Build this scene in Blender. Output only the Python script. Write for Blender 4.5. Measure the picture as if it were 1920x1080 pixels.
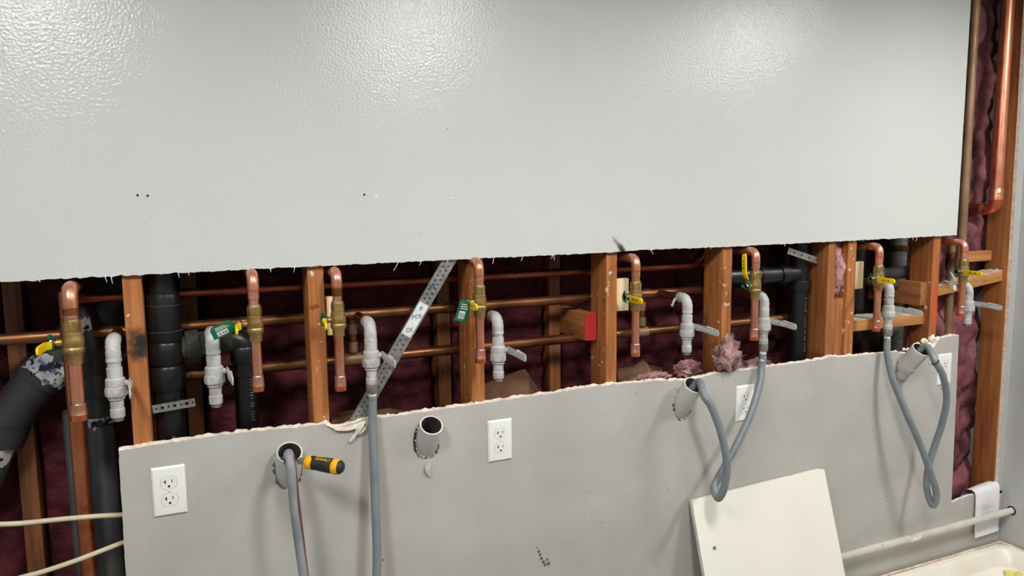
import bpy, math, random
from mathutils import Vector, Matrix, noise
from mathutils.geometry import tessellate_polygon
random.seed(7)
for o in list(bpy.data.objects): bpy.data.objects.remove(o)
S = bpy.context.scene
COL = S.collection
V = Vector
# ------------------------------------------------------------------ camera
F, DIST, ZC = 1387.0, 1.79, 1.60          # focal length in px of a 1920 wide frame; metres to wall; eye height
_v = V((1100-960, 12500-540)); _hx = 4150-960; _hy = (-F*F-_v.x*_hx)/_v.y
EX = V((_hx, -_hy, -F)).normalized(); EZ = -V((_v.x, -_v.y, -F)).normalized(); EY = EZ.cross(EX).normalized()
ROT = Matrix((EX, EY, EZ))                # camera -> world
CAMPOS = V((0, -DIST, ZC))
cam = bpy.data.cameras.new('camera'); co = bpy.data.objects.new('camera', cam); COL.objects.link(co)
cam.sensor_width = 36.0; cam.lens = F*36/1920; cam.clip_start = .02
co.matrix_world = Matrix.Translation(CAMPOS) @ ROT.to_4x4()
S.camera = co
# ------------------------------------------------------------------ world, light level
W = bpy.data.worlds.new('world'); S.world = W; W.use_nodes = True
W.node_tree.nodes['Background'].inputs[0].default_value = (.90, .95, 1.0, 1)
W.node_tree.nodes['Background'].inputs[1].default_value = .33
S.view_settings.view_transform = 'Standard'; S.view_settings.look = 'None'
S.view_settings.exposure = 0.0; S.view_settings.gamma = 1.0; S.view_settings.use_curve_mapping = False
LAMP_POWER = 88.0
LAMPS = [(-.45, -1.30), (.90, -1.30), (2.46, -1.12)]
CEIL = 2.42
# ------------------------------------------------------------------ helpers
def P(px, py, Y=0.0):                      # pixel of the 1920x1080 photo -> point on the vertical plane y = Y
    r = ROT @ V((px-960.0, -(py-540.0), -F)); return CAMPOS + r*((Y+DIST)/r.y)
def s2l(c): c = c/255.0; return c/12.92 if c <= .04045 else ((c+.055)/1.055)**2.4
def C(r, g, b): return (s2l(r), s2l(g), s2l(b), 1)

def mat(name, c1, c2=None, scale=20, rough=.5, metal=0, stretch=(1, 1, 1), bump=None, spec=.5, detail=4,
        specks=None, spots=(), coat=0, rr=0, emit=None, bdist=.002, obj=True):
    """procedural material: two-colour noise, optional specks (colour, scale, threshold), optional stains spots [(pos, radius, colour)]"""
    m = bpy.data.materials.new(name); m.use_nodes = True; nt = m.node_tree; N = nt.nodes; L = nt.links
    b = N['Principled BSDF']; b.inputs['Roughness'].default_value = rough; b.inputs['Metallic'].default_value = metal
    b.inputs['Specular IOR Level'].default_value = spec; b.inputs['Coat Weight'].default_value = coat
    geo = N.new('ShaderNodeNewGeometry'); mp = N.new('ShaderNodeMapping'); mp.inputs['Scale'].default_value = stretch
    L.new(geo.outputs['Position'], mp.inputs['Vector'])
    def nz(sc, det=detail, src=mp):
        n = N.new('ShaderNodeTexNoise'); n.inputs['Scale'].default_value = sc; n.inputs['Detail'].default_value = det
        L.new(src.outputs[0], n.inputs['Vector']); return n
    def mix(fac, a, bb):
        x = N.new('ShaderNodeMix'); x.data_type = 'RGBA'
        if isinstance(fac, float): x.inputs[0].default_value = fac
        else: L.new(fac, x.inputs[0])
        for i, c in ((6, a), (7, bb)):
            if isinstance(c, tuple): x.inputs[i].default_value = c
            else: L.new(c, x.inputs[i])
        return x.outputs[2]
    def ramp(src, lo, hi):
        r = N.new('ShaderNodeMapRange'); r.inputs[1].default_value = lo; r.inputs[2].default_value = hi; r.clamp = True
        L.new(src, r.inputs[0]); return r.outputs[0]
    col = c1
    if c2: col = mix(ramp(nz(scale).outputs[0], .32, .68), c1, c2)
    if specks:
        for (sc_, ssc, th) in (specks if isinstance(specks, list) else [specks]):
            col = mix(ramp(nz(ssc, 3, geo).outputs[0], th, th+.04), col, sc_)
    for (pos, rad, sc_) in spots:
        d = N.new('ShaderNodeVectorMath'); d.operation = 'DISTANCE'; L.new(geo.outputs['Position'], d.inputs[0]); d.inputs[1].default_value = pos
        nn = nz(60, 3, geo); a = N.new('ShaderNodeMath'); a.operation = 'MULTIPLY_ADD'; L.new(nn.outputs[0], a.inputs[0]); a.inputs[1].default_value = rad*1.2; L.new(d.outputs['Value'], a.inputs[2])
        col = mix(ramp(a.outputs[0], rad*1.75, rad*.9), col, sc_)
    if isinstance(col, tuple): b.inputs['Base Color'].default_value = col
    else: L.new(col, b.inputs['Base Color'])
    if rr:
        r = N.new('ShaderNodeMapRange'); r.inputs[3].default_value = rough-rr; r.inputs[4].default_value = rough+rr; r.inputs[1].default_value = .3; r.inputs[2].default_value = .7
        L.new(nz(scale*1.7).outputs[0], r.inputs[0]); L.new(r.outputs[0], b.inputs['Roughness'])
    if bump:
        h = None
        for (bs, bst) in (bump if isinstance(bump, list) else [bump]):
            bp = N.new('ShaderNodeBump'); bp.inputs['Strength'].default_value = bst; bp.inputs['Distance'].default_value = bdist
            L.new(nz(bs, 2).outputs[0], bp.inputs['Height'])
            if h: L.new(h.outputs[0], bp.inputs['Normal'])
            h = bp
        L.new(h.outputs[0], b.inputs['Normal'])
    if emit:
        b.inputs['Emission Color'].default_value = emit[0]; b.inputs['Emission Strength'].default_value = emit[1]
    return m

class MB:
    def __init__(s): s.v = []; s.f = []; s.mi = []
    def add(s, vs, fs, mi=0):
        o = len(s.v); s.v += [V(a) for a in vs]; s.f += [[i+o for i in f] for f in fs]; s.mi += [mi]*len(fs); return s
    def box(s, lo, hi, M=None):
        vs = [V((x, y, z)) for z in (lo[2], hi[2]) for y in (lo[1], hi[1]) for x in (lo[0], hi[0])]
        if M: vs = [M @ v for v in vs]
        return s.add(vs, [(0, 2, 3, 1), (4, 5, 7, 6), (0, 1, 5, 4), (2, 6, 7, 3), (0, 4, 6, 2), (1, 3, 7, 5)])
    def tube(s, path, r, seg=16, caps=True):
        path = [V(p) for p in path]; n = len(path); rs = r if isinstance(r, (list, tuple)) else [r]*n
        t0 = (path[1]-path[0]).normalized(); up = V((0, 0, 1)) if abs(t0.z) < .9 else V((1, 0, 0))
        u = t0.cross(up).normalized(); vs = []; fs = []
        for i, p in enumerate(path):
            t = (path[min(i+1, n-1)]-path[max(i-1, 0)]).normalized()
            u = (u-t*u.dot(t)).normalized(); w = t.cross(u)
            vs += [p+(u*math.cos(a)+w*math.sin(a))*rs[i] for a in [2*math.pi*k/seg for k in range(seg)]]
        for i in range(n-1):
            for k in range(seg):
                a = i*seg+k; b = i*seg+(k+1) % seg; fs.append((a, b, b+seg, a+seg))
        if caps: fs += [tuple(range(seg-1, -1, -1)), tuple((n-1)*seg+k for k in range(seg))]
        return s.add(vs, fs)
    def lathe(s, o, axis, prof, seg=20, caps=True):     # prof: (height along axis, radius)
        o = V(o); a = V(axis).normalized(); u = a.cross(V((0, 0, 1)) if abs(a.z) < .9 else V((1, 0, 0))).normalized(); w = a.cross(u)
        vs = []; fs = []; n = len(prof)
        for h, r in prof: vs += [o+a*h+(u*math.cos(2*math.pi*k/seg)+w*math.sin(2*math.pi*k/seg))*r for k in range(seg)]
        for i in range(n-1):
            for k in range(seg):
                p = i*seg+k; q = i*seg+(k+1) % seg; fs.append((p, q, q+seg, p+seg))
        if caps: fs += [tuple(range(seg-1, -1, -1)), tuple((n-1)*seg+k for k in range(seg))]
        return s.add(vs, fs)
    def plate(s, outer, holes, fr, th, dz=None, side_mi=0):
        """outer/holes: 2-D loops; fr(a, b, c): frame -> world, c = depth; extruded to depth th; dz: back loop offset in b"""
        loops = [[V((a, b, 0)) for a, b in l] for l in [outer]+holes]; flat = [p for l in loops for p in l]; n = len(flat)
        off = [0.0]*n
        if dz:
            for i in range(len(outer)): off[i] = dz[i]
        tris = tessellate_polygon(loops)
        vs = [fr(p.x, p.y, 0) for p in flat]+[fr(p.x, p.y+off[i], th) for i, p in enumerate(flat)]
        s.add(vs, [tuple(t) for t in tris]); base = len(s.v)-2*n
        s.f += [[i+n+base for i in reversed(t)] for t in tris]; s.mi += [0]*len(tris)
        st = 0
        for l in loops:
            m = len(l)
            for k in range(m):
                a = st+k; b = st+(k+1) % m; s.f.append([base+a, base+b, base+b+n, base+a+n]); s.mi.append(side_mi)
            st += m
        return s
    def build(s, name, material, parent=None, bevel=0, angle=35, flat=False, kind=None):
        o = V((0, 0, 0)); p = parent
        while p: o = o+p.location; p = p.parent
        me = bpy.data.meshes.new(name); me.from_pydata([v-o for v in s.v], [], s.f)
        for m in (material if isinstance(material, (list, tuple)) else [material]): me.materials.append(m)
        me.polygons.foreach_set('material_index', s.mi)
        import bmesh
        bm = bmesh.new(); bm.from_mesh(me); bmesh.ops.recalc_face_normals(bm, faces=bm.faces)
        if bevel: bmesh.ops.bevel(bm, geom=[e for e in bm.edges if len(e.link_faces) == 2 and e.calc_face_angle() > .6], offset=bevel, segments=2, profile=.6, affect='EDGES')
        bm.to_mesh(me); bm.free()
        if not flat:
            me.shade_smooth(); me.set_sharp_from_angle(angle=math.radians(angle))
        ob = bpy.data.objects.new(name, me); COL.objects.link(ob)
        if parent: ob.parent = parent
        if kind: ob['kind'] = kind
        return ob
def tag(o, label, cat, group=None):
    o['label'] = label; o['category'] = cat
    if group: o['group'] = group
    return o
def thing(name, label, cat, loc=(0, 0, 0), group=None):
    e = bpy.data.objects.new(name, None); COL.objects.link(e); e.location = loc; e.empty_display_size = .02
    return tag(e, label, cat, group)
def arc(c, u, w, r, a0, a1, n=8): c = V(c); return [c+(V(u)*math.cos(a)+V(w)*math.sin(a))*r for a in [math.radians(a0+(a1-a0)*i/n) for i in range(n+1)]]
def smooth(pts, n=8):
    pts = [V(p) for p in pts]; q = [pts[0]*2-pts[1]]+pts+[pts[-1]*2-pts[-2]]; out = []
    for i in range(1, len(q)-2):
        for k in range(n):
            t = k/n; a, b, c, d = q[i-1:i+3]
            out.append(.5*((2*b)+(c-a)*t+(2*a-5*b+4*c-d)*t*t+(3*b-a-3*c+d)*t**3))
    return out+[pts[-1]]
def text_part(name, body, size, fr, material, parent, depth=.0004):      # lettering as a mesh laid in frame fr(a, b, c)
    cu = bpy.data.curves.new(name, 'FONT'); cu.body = body; cu.size = size; cu.align_x = 'CENTER'; cu.align_y = 'CENTER'; cu.extrude = depth; cu.resolution_u = 2
    t = bpy.data.objects.new(name, cu); COL.objects.link(t); dg = bpy.context.evaluated_depsgraph_get(); me = t.evaluated_get(dg).to_mesh()
    mb = MB(); mb.add([fr(v.co.x, v.co.y, v.co.z) for v in me.vertices], [tuple(p.vertices) for p in me.polygons])
    bpy.data.objects.remove(t); return mb.build(name, material, parent, flat=True)
YD = V((0, 1, 0)); ZU = V((0, 0, 1)); XR = V((1, 0, 0))
# ------------------------------------------------------------------ materials
M = {}
M['paint_upper'] = mat('grey_wall_paint', C(203, 206, 203), C(200, 203, 200), 3, .23, bump=[(165, .36)], bdist=.003, rr=.02,
                       spots=[(P(1150+18*k/6, 446+25*k/6)[:], .006+.0009*k, C(176-20*k, 168-21*k, 156-21*k)) for k in range(7)])
M['paint_lower'] = mat('old_grey_wall_paint', C(186, 184, 179), C(176, 173, 166), 6, .5, bump=[(80, .22), (14, .1)], bdist=.003,
                       specks=[(C(120, 117, 110), 38, .735)], spots=[(P(a_, b_)[:], r_, C(62, 60, 58)) for a_, b_, r_ in ((1007, 1027, .003), (1010, 1034, .005), (1013, 1040, .005), (1015, 1047, .006), (1019, 1054, .006), (1026, 1049, .005), (1028, 1057, .007), (1022, 1059, .005), (881, 1047, .002), (718, 1050, .003), (1249, 902, .002), (1252, 918, .0025), (1663, 930, .003), (1664, 939, .0025))])
M['paint_side'] = mat('side_wall_paint', C(186, 187, 186), C(176, 177, 177), 4, .45, bump=(70, .2))
M['gypsum'] = mat('broken_gypsum', C(242, 234, 220), C(216, 198, 178), 55, .9, bump=(160, .6))
M['ceiling'] = mat('ceiling_paint', C(225, 225, 222), None, rough=.8)
M['floor'] = mat('concrete_floor', C(135, 132, 126), C(110, 108, 104), 5, .6, bump=(40, .1))
WSP = [(C(214, 200, 184), 42, .665), (C(120, 66, 30), 30, .68)]
def wood(name, a, b, stretch, **k): return mat(name, a, b, 1.0, .62, stretch=stretch, bump=(2.2, .25), detail=6, **k)
SZ, SX, SY = (75, 75, 5), (5, 75, 75), (75, 5, 75)
M['stud'] = wood('orange_stud_wood', C(190, 122, 66), C(146, 84, 38), SZ, specks=WSP)
M['stud_plain'] = wood('stud_wood', C(170, 106, 56), C(128, 74, 36), SZ)
M['stud_rear'] = wood('shade_darkened_stud_wood', C(142, 86, 44), C(100, 58, 28), SZ)  # stud wood with the shade deep in the cavity put into its colour
M['stud_scorch'] = wood('scorched_stud_wood', C(190, 122, 66), C(146, 84, 38), SZ, specks=[(C(214, 200, 184), 42, .74)],
                        spots=[(P(264, 640, .013)[:], .036, C(24, 20, 19)), (P(262, 660, .013)[:], .022, C(40, 30, 25))])
M['stud_red'] = wood('red_smeared_stud_wood', C(178, 108, 58), C(140, 80, 40), SZ, specks=[(C(220, 200, 180), 42, .70)], spots=[(P(1756, y_, .013)[:], r_, C(204, 84, 38)) for y_, r_ in ((525, .012), (548, .022), (568, .026), (588, .028), (608, .026))])
M['wood_x'] = wood('blocking_wood', C(196, 142, 84), C(160, 104, 56), SX)
M['wood_y'] = wood('blocking_wood_end_on', C(176, 114, 64), C(138, 82, 44), SY)
M['dusty'] = mat('plaster_dust', C(205, 198, 188), C(160, 140, 120), 45, .95, bump=(120, .8))
M['pale_wood'] = wood('pale_pine', C(238, 214, 178), C(222, 192, 150), SZ)
M['red_end'] = mat('red_end_paint', C(196, 40, 42), C(172, 34, 36), 60, .55, bump=(120, .2), specks=[(C(226, 120, 110), 150, .72)])
M['sheath'] = mat('dark_sheathing', C(70, 48, 40), C(44, 30, 26), 12, .9)
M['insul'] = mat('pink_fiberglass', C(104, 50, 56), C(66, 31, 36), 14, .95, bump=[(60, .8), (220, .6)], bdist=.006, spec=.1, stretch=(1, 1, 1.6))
M['insul_dusty'] = mat('dusty_pink_fiberglass', C(158, 100, 106), C(80, 46, 50), 9, .95, bump=[(60, .8), (220, .6)], bdist=.006, spec=.1)
M['insul_grey'] = mat('sooty_fiberglass', C(206, 160, 158), C(78, 70, 70), 24, .95, bump=[(90, .9), (260, .8)], bdist=.006, spec=.1)
M['insul_lt'] = mat('pale_pink_fiberglass', C(220, 166, 168), C(132, 96, 98), 30, .95, bump=[(90, .9), (260, .8)], bdist=.006, spec=.1)
M['kraft'] = mat('kraft_paper', C(134, 100, 70), C(92, 62, 42), 18, .8, bump=(40, .6))
M['cu'] = mat('bright_copper', C(240, 168, 138), C(222, 136, 102), 26, .34, .9, rr=.08, bump=(60, .06), stretch=(1, 1, .5))
M['cu_pink'] = mat('heat_tinted_copper', C(226, 156, 142), C(200, 140, 98), 34, .38, .85, rr=.1, stretch=(1, 1, .6))
M['cu_orange'] = mat('red_copper_fitting', C(240, 140, 96), C(224, 108, 66), 60, .3, .9)
M['solder'] = mat('solder', C(214, 204, 198), C(180, 160, 150), 200, .35, 1)
M['cu_old'] = mat('tarnished_copper', C(146, 98, 64), C(106, 68, 42), 12, .44, .85, rr=.1, bump=(50, .1))
M['cu_red'] = mat('reddish_aged_copper', C(176, 100, 72), C(130, 70, 48), 14, .36, .9, rr=.1)
M['cu_mid'] = mat('satin_copper', C(214, 136, 98), C(182, 104, 70), 14, .34, .9, rr=.08, stretch=(1, 1, .3))
M['cu_brown'] = mat('brown_aged_copper', C(158, 128, 98), C(130, 102, 76), 9, .5, .4, rr=.1)
M['brass'] = mat('cast_brass', C(178, 150, 94), C(148, 120, 70), 50, .42, .75, bump=(220, .25), rr=.08)
M['steel'] = mat('zinc_steel', C(196, 196, 194), C(160, 160, 158), 60, .34, 1)
M['galv'] = mat('galvanised_steel', C(178, 178, 174), C(140, 140, 136), 70, .45, .75, bump=(120, .15))
M['yellow'] = mat('yellow_vinyl', C(240, 206, 14), C(228, 190, 8), 40, .4)
M['ink'] = mat('black_ink', C(38, 34, 22), None, rough=.6)
M['blue_ink'] = mat('blue_ink', C(44, 72, 128), None, rough=.6)
M['green'] = mat('green_card', C(20, 112, 66), C(12, 92, 54), 60, .5)
M['white_card'] = mat('white_card', C(232, 234, 232), C(214, 216, 216), 90, .6)
M['wvalve'] = mat('grey_white_paint_coat', C(192, 192, 190), C(172, 172, 170), 40, .42, bump=[(120, .9), (45, .8)], specks=[(C(176, 172, 160), 60, .70)])
M['thread'] = mat('worn_grey_thread', C(130, 126, 112), C(96, 92, 80), 120, .5, .5)
M['abs'] = mat('black_abs', C(22, 23, 24), C(15, 16, 17), 25, .36, bump=(60, .05), specks=[(C(80, 78, 74), 46, .74)])
M['abs_dusty'] = mat('dusty_black_abs', C(62, 58, 50), C(30, 29, 28), 22, .8, bump=(60, .3))
M['abs_grey'] = mat('grey_drain_pipe', C(86, 90, 90), C(64, 67, 68), 10, .45)
M['abs_dk'] = mat('charcoal_drain_fitting', C(58, 58, 57), C(40, 40, 40), 12, .5, specks=[(C(98, 94, 88), 30, .70)])
M['foil'] = mat('silver_print_label', C(232, 228, 224), C(176, 172, 178), 30, .28, .2, bump=(60, .9), specks=[(C(22, 24, 42), 48, .535)], detail=1)
M['mark'] = mat('white_pipe_print', C(120, 124, 130), None, rough=.7)
M['hose'] = mat('grey_rubber_hose', C(126, 134, 138), C(114, 122, 126), 30, .42)
M['hose_dirty'] = mat('pale_grey_hose', C(150, 152, 150), C(120, 126, 130), 14, .45)
M['ferrule'] = mat('white_ferrule', C(226, 226, 222), C(205, 205, 200), 30, .35)
M['chrome'] = mat('crimped_chrome', C(220, 220, 222), None, rough=.2, metal=1)
M['nut'] = mat('hose_nut_metal', C(170, 168, 158), C(140, 136, 122), 80, .4, .7, bump=(200, .2))
M['redwire'] = mat('dark_red_wire', C(104, 62, 64), None, rough=.5)
M['pvc'] = mat('painted_drain_stub', C(188, 188, 184), C(180, 179, 174), 12, .45, bump=(60, .1))
M['pvc_in'] = mat('grimy_pipe_inside', C(92, 92, 88), C(66, 66, 63), 30, .6)
M['pvc_rim'] = mat('bare_pvc_rim', C(224, 222, 212), C(200, 196, 180), 40, .5)
M['clamp'] = mat('dark_clip', C(70, 66, 64), None, rough=.5)
M['plate'] = mat('white_plastic_plate', C(238, 238, 234), None, rough=.3)
M['recep'] = mat('ivory_receptacle', C(236, 235, 229), None, rough=.35)
M['slot'] = mat('dark_slot', C(22, 20, 18), None, rough=.8)
M['groove'] = mat('receptacle_seam', C(168, 166, 160), None, rough=.7)
M['board'] = mat('white_laminate_board', C(240, 236, 224), C(236, 232, 220), 4, .4)
M['board_edge'] = mat('board_edge', C(226, 224, 214), C(200, 198, 186), 40, .6)
M['tub'] = mat('white_basin', C(238, 233, 224), C(228, 220, 206), 7, .3, specks=[(C(170, 136, 110), 34, .70)])
M['conduit'] = mat('painted_conduit', C(208, 204, 194), C(188, 184, 176), 12, .5, specks=[(C(120, 108, 98), 40, .70), (C(226, 224, 220), 22, .62)])
M['paper'] = mat('receipt_paper', C(236, 234, 238), C(228, 226, 230), 20, .8)
M['faint'] = mat('faded_print', C(206, 204, 208), None, rough=.8)
M['cable'] = mat('cream_cable', C(206, 196, 166), C(186, 176, 146), 18, .5)
M['tool_y'] = mat('tool_yellow', C(246, 178, 18), None, rough=.35)
M['tool_k'] = mat('tool_black_rubber', C(38, 38, 39), C(28, 28, 29), 60, .6)
M['sponge'] = mat('yellow_sponge', C(232, 218, 140), C(214, 196, 110), 60, .9, bump=(140, .8))
M['dark_gap'] = mat('old_sealant', C(120, 116, 108), C(60, 56, 50), 70, .9, bump=(90, .8))
# ================================================================== SETTING
TH = .013
def struct(mb, name, material, **k):
    o = mb.build(name, material, **k); o['kind'] = 'structure'; return o
wall_fr = lambda a, b, c: V((a, c, b))
def torn(pts, n_per_m=160, amp=.0016):                   # subdivide a polyline of (x, z) and roughen it
    out = []
    for (a, b) in zip(pts, pts[1:]):
        n = max(1, int(math.dist(a, b)*n_per_m))
        for i in range(n):
            t = i/n; x = a[0]+(b[0]-a[0])*t; z = a[1]+(b[1]-a[1])*t
            out.append((x+random.gauss(0, amp*.25), z+noise.noise(V((x*55, z*55, 3)))*amp*1.6+random.gauss(0, amp*.35)))
    return out
def xz(px, py): p = P(px, py, 0); return (p.x, p.z)
XW = 2.875                                               # right-hand wall
# upper drywall sheet
ub = [xz(*p) for p in [(1794, 441), (1640, 449), (1400, 461), (1180, 470), (1150, 473), (870, 486), (620, 498), (450, 506), (210, 518), (0, 529), (-160, 537)]]
ub[-1] = (-2.4, ub[-1][1])
top_r = (ub[0][0]+.004, CEIL)
outer = [(-2.4, CEIL), top_r]+torn([(top_r[0], CEIL), ub[0]], 60, .0012)[1:]+torn(ub, 170, .0015)+[ub[-1]]
mb = MB().plate(outer, [], wall_fr, TH, side_mi=1)
wu = struct(mb, 'wall_upper', [M['paint_upper'], M['gypsum']], flat=True)
# lower drywall sheet with holes for four drain stubs
lt = [(222, 845), (262, 838), (330, 828), (420, 815), (480, 808), (540, 803), (600, 796), (612, 795), (628, 801), (650, 797), (668, 791), (685, 785), (720, 782), (760, 778), (800, 771),
      (850, 764), (900, 757), (960, 748), (1030, 738), (1100, 726), (1160, 720), (1230, 714), (1290, 713), (1312, 709), (1330, 703), (1360, 698), (1400, 694), (1440, 688), (1500, 680),
      (1545, 673), (1560, 668), (1580, 669), (1640, 664), (1683, 659), (1690, 662), (1704, 664), (1722, 655), (1742, 657), (1752, 650), (1763, 633), (1780, 631), (1798, 628)]
lt = [xz(*p) for p in lt]; br = xz(1784, 943); rr_ = (XW-.002, xz(1872, 921)[1]); bl = xz(236, 1080)
XR_EDGE = (lt[-1][0]+br[0])/2
topl = torn(lt, 150, .0016)
right_side = torn([lt[-1], (XR_EDGE, (lt[-1][1]+br[1])/2), (br[0], br[1])], 110, .0014)
ledge = torn([br, (br[0]+.1, br[1]+.012), rr_], 90, .001)
outer = topl+right_side+ledge+[rr_, (XW-.002, 0), (bl[0]+.012, 0)]+torn([(bl[0]+.012, 0), bl, lt[0]], 90, .0012)[1:]
dz = [max(0, .0035+.004*noise.noise(V((x*40, 0, 0)))+random.gauss(0, .001)) for x, z in topl]+[0]*(len(outer)-len(topl))
# drain stub geometry: axis leans out of the wall
TILT = math.radians(38); AX = V((0, -math.sin(TILT), math.cos(TILT))); SR = .0302
STUBS = [(543, 848, -.040), (809, 797, -.036), (1301, 722, -.052), (1727, 655, -.066)]
holes = []
for i, (px, py, Y) in enumerate(STUBS[:3]):
    m = P(px, py, Y); t = (0-m.y)/AX.y; c = m+AX*t          # axis meets the wall face y=0
    ce = c+V((0, 0, -.004)); hole = []
    for k in range(28):
        a = -2*math.pi*k/28; g = 1.05+.07*random.random()
        zz = ce.z+math.sin(a)*SR/math.sin(TILT)*g
        hole.append((ce.x+math.cos(a)*SR*g-(.006 if i == 1 and math.cos(a) < -.3 else 0), zz))
    zt = min(z for x, z in lt if abs(x-c.x) < .09)-.004     # keep the hole under the torn edge
    holes.append([(x, min(z, zt-.0012*abs(x-c.x)*100*.3)) for x, z in hole])
mb = MB().plate(outer, holes, wall_fr, TH, dz=dz, side_mi=1)
wl = struct(mb, 'wall_lower', [M['paint_lower'], M['gypsum']], flat=True)
# right wall, its cut corner strip, rear sheathing, floor, ceiling
wr = struct(MB().box((XW, -4.8, 0), (XW+.1, .335, CEIL)), 'wall_right', M['paint_side'])
strip = [(XW-.001, CEIL), (XW-.001, rr_[1]-.01)]+torn([(2.846, rr_[1]-.01), (2.842, 1.2), (2.834, 1.9), (2.828, CEIL)], 120, .0012)
struct(MB().plate(strip, [], wall_fr, TH, side_mi=1), 'trim_1', [M['paint_side'], M['gypsum']], flat=True)
struct(MB().box((-2.4, .335, 0), (XW+.1, .35, CEIL)), 'wall_back', M['sheath'])
struct(MB().box((-3, -5, -.05), (XW+.1, .35, 0)), 'floor', M['floor'])
struct(MB().box((-3, -5, CEIL), (XW+.1, .35, CEIL+.05)), 'ceiling', M['ceiling'])
# wall blemishes
for (px, py) in [(258, 366), (277, 367), (683, 365)]:
    c = P(px, py); h = MB().lathe(c+YD*.004, -YD, [(0, .0025), (.0042, .0028)], 12).build('screw_hole', M['slot'], wu)
    MB().lathe(c, -YD, [(0, .0048), (.0009, .0040), (.0009, .0027), (0, .0027)], 14, False).build('hole_rim', M['paint_upper'], wu)
for (px, py, s) in [(706, 240, .006), (840, 242, .0055), (705, 370, .006), (845, 372, .0065), (787, 436, .004), (283, 406, .004), (198, 413, .003)]:
    c = P(px, py); vs = [c+V((math.cos(a)*s*random.uniform(.5, 1), 0, math.sin(a)*s*random.uniform(.4, 1))) for a in [k*math.pi/4 for k in range(8)]]
    MB().add(vs+[c+V((0, -.0035, .001))], [(k, (k+1) % 8, 8) for k in range(8)]+[tuple(range(7, -1, -1))]).build('paint_chip', M['gypsum'], wu, flat=True)
for px, l in [(70, .004), (195, .012), (206, .016), (332, .01), (352, .007), (505, .009), (552, .012), (747, .02), (790, .01), (840, .006), (925, .016), (980, .012), (1036, .01), (1038, .014), (1218, .014), (1330, .006), (1470, .008), (1707, .01), (1716, .014), (1600, .006)]:
    x = P(px, 490).x; z = next(a[1]+(b[1]-a[1])*(x-a[0])/(b[0]-a[0]) for a, b in zip(ub, ub[1:]) if b[0] <= x <= a[0])
    d = random.uniform(-.9, .9)
    MB().tube(smooth([(x, -.001, z+.003), (x+d*l*.4, -.004, z-l*.4), (x+d*l*.9, -.003, z-l)], 4), [.0009]*4+[.0007]*4+[.0004], 5).build('torn_paper_fibre', M['white_card'], wu)
def rock(c, r, sub=1, seed=0, squash=(1, 1, 1)):
    import bmesh
    bm = bmesh.new(); bmesh.ops.create_icosphere(bm, subdivisions=sub, radius=1)
    mb = MB(); mb.add([V(c)+V((v.co.x*squash[0], v.co.y*squash[1], v.co.z*squash[2]))*r*(.8+.5*noise.noise(v.co*1.9+V((seed*7.1, 0, 0)))) for v in bm.verts], [[v.index for v in f.verts] for f in bm.faces]); bm.free(); return mb
for i, (px, py, r) in enumerate([(1747, 634, .018), (1733, 640, .015), (1720, 646, .014), (1741, 647, .016), (1729, 652, .012), (1752, 643, .012), (1713, 650, .010), (1702, 655, .010), (1695, 655, .008), (1556, 669, .008), (1565, 667, .006), (1760, 634, .009)]):
    rock(P(px, py, .012), r, 2, i, (1.15, .55, .9)).build('gypsum_chunk', M['gypsum'], wl, flat=True)
def ribbon(pts, w, th=.0007):                              # thin strip with thickness following 3-D points, widths w
    mb = MB(); pts = [V(p) for p in pts]; n = len(pts); vs = []; fs = []
    for i, p in enumerate(pts):
        t = (pts[min(i+1, n-1)]-pts[max(i-1, 0)]).normalized(); u = t.cross(V((.1, -1, .25))).normalized(); nn = u.cross(t); ww = w[i] if isinstance(w, list) else w
        vs += [p+u*ww-nn*th, p-u*ww-nn*th, p-u*ww+nn*th, p+u*ww+nn*th]
    for i in range(n-1):
        for k in range(4): a = i*4+k; b = i*4+(k+1) % 4; fs.append((a, b, b+4, a+4))
    fs += [(3, 2, 1, 0), tuple((n-1)*4+k for k in range(4))]
    return mb.add(vs, fs)
for pts, w in [([(612, 796, -.002), (630, 803, -.006), (650, 803, -.008), (672, 797, -.008), (692, 786, -.006)], [.002, .005, .006, .005, .001]),
               ([(690, 786, -.008), (678, 798, -.014), (668, 812, -.012), (655, 829, -.006)], [.003, .006, .004, .001]),
               ([(616, 797, .004), (640, 798, .006), (664, 793, .006), (684, 788, .004)], [.003, .005, .005, .002]),
               ([(693, 785, -.006), (684, 803, -.012), (672, 815, -.008)], [.001, .003, .001])]:
    ribbon(smooth([P(*p) for p in pts], 4), [w[min(len(w)-1, int(i/4))] for i in range((len(w)-1)*4+1)]).build('torn_paper_flap', M['gypsum'], wl)
# loose paint flake under the second drain stub
ribbon(smooth([P(806, 868, -.003), P(802, 880, -.006), P(808, 893, -.003)], 4), [.004, .006, .008, .008, .007, .007, .006, .005, .003]).build('paint_flake', M['paint_lower'], wl)
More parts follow.
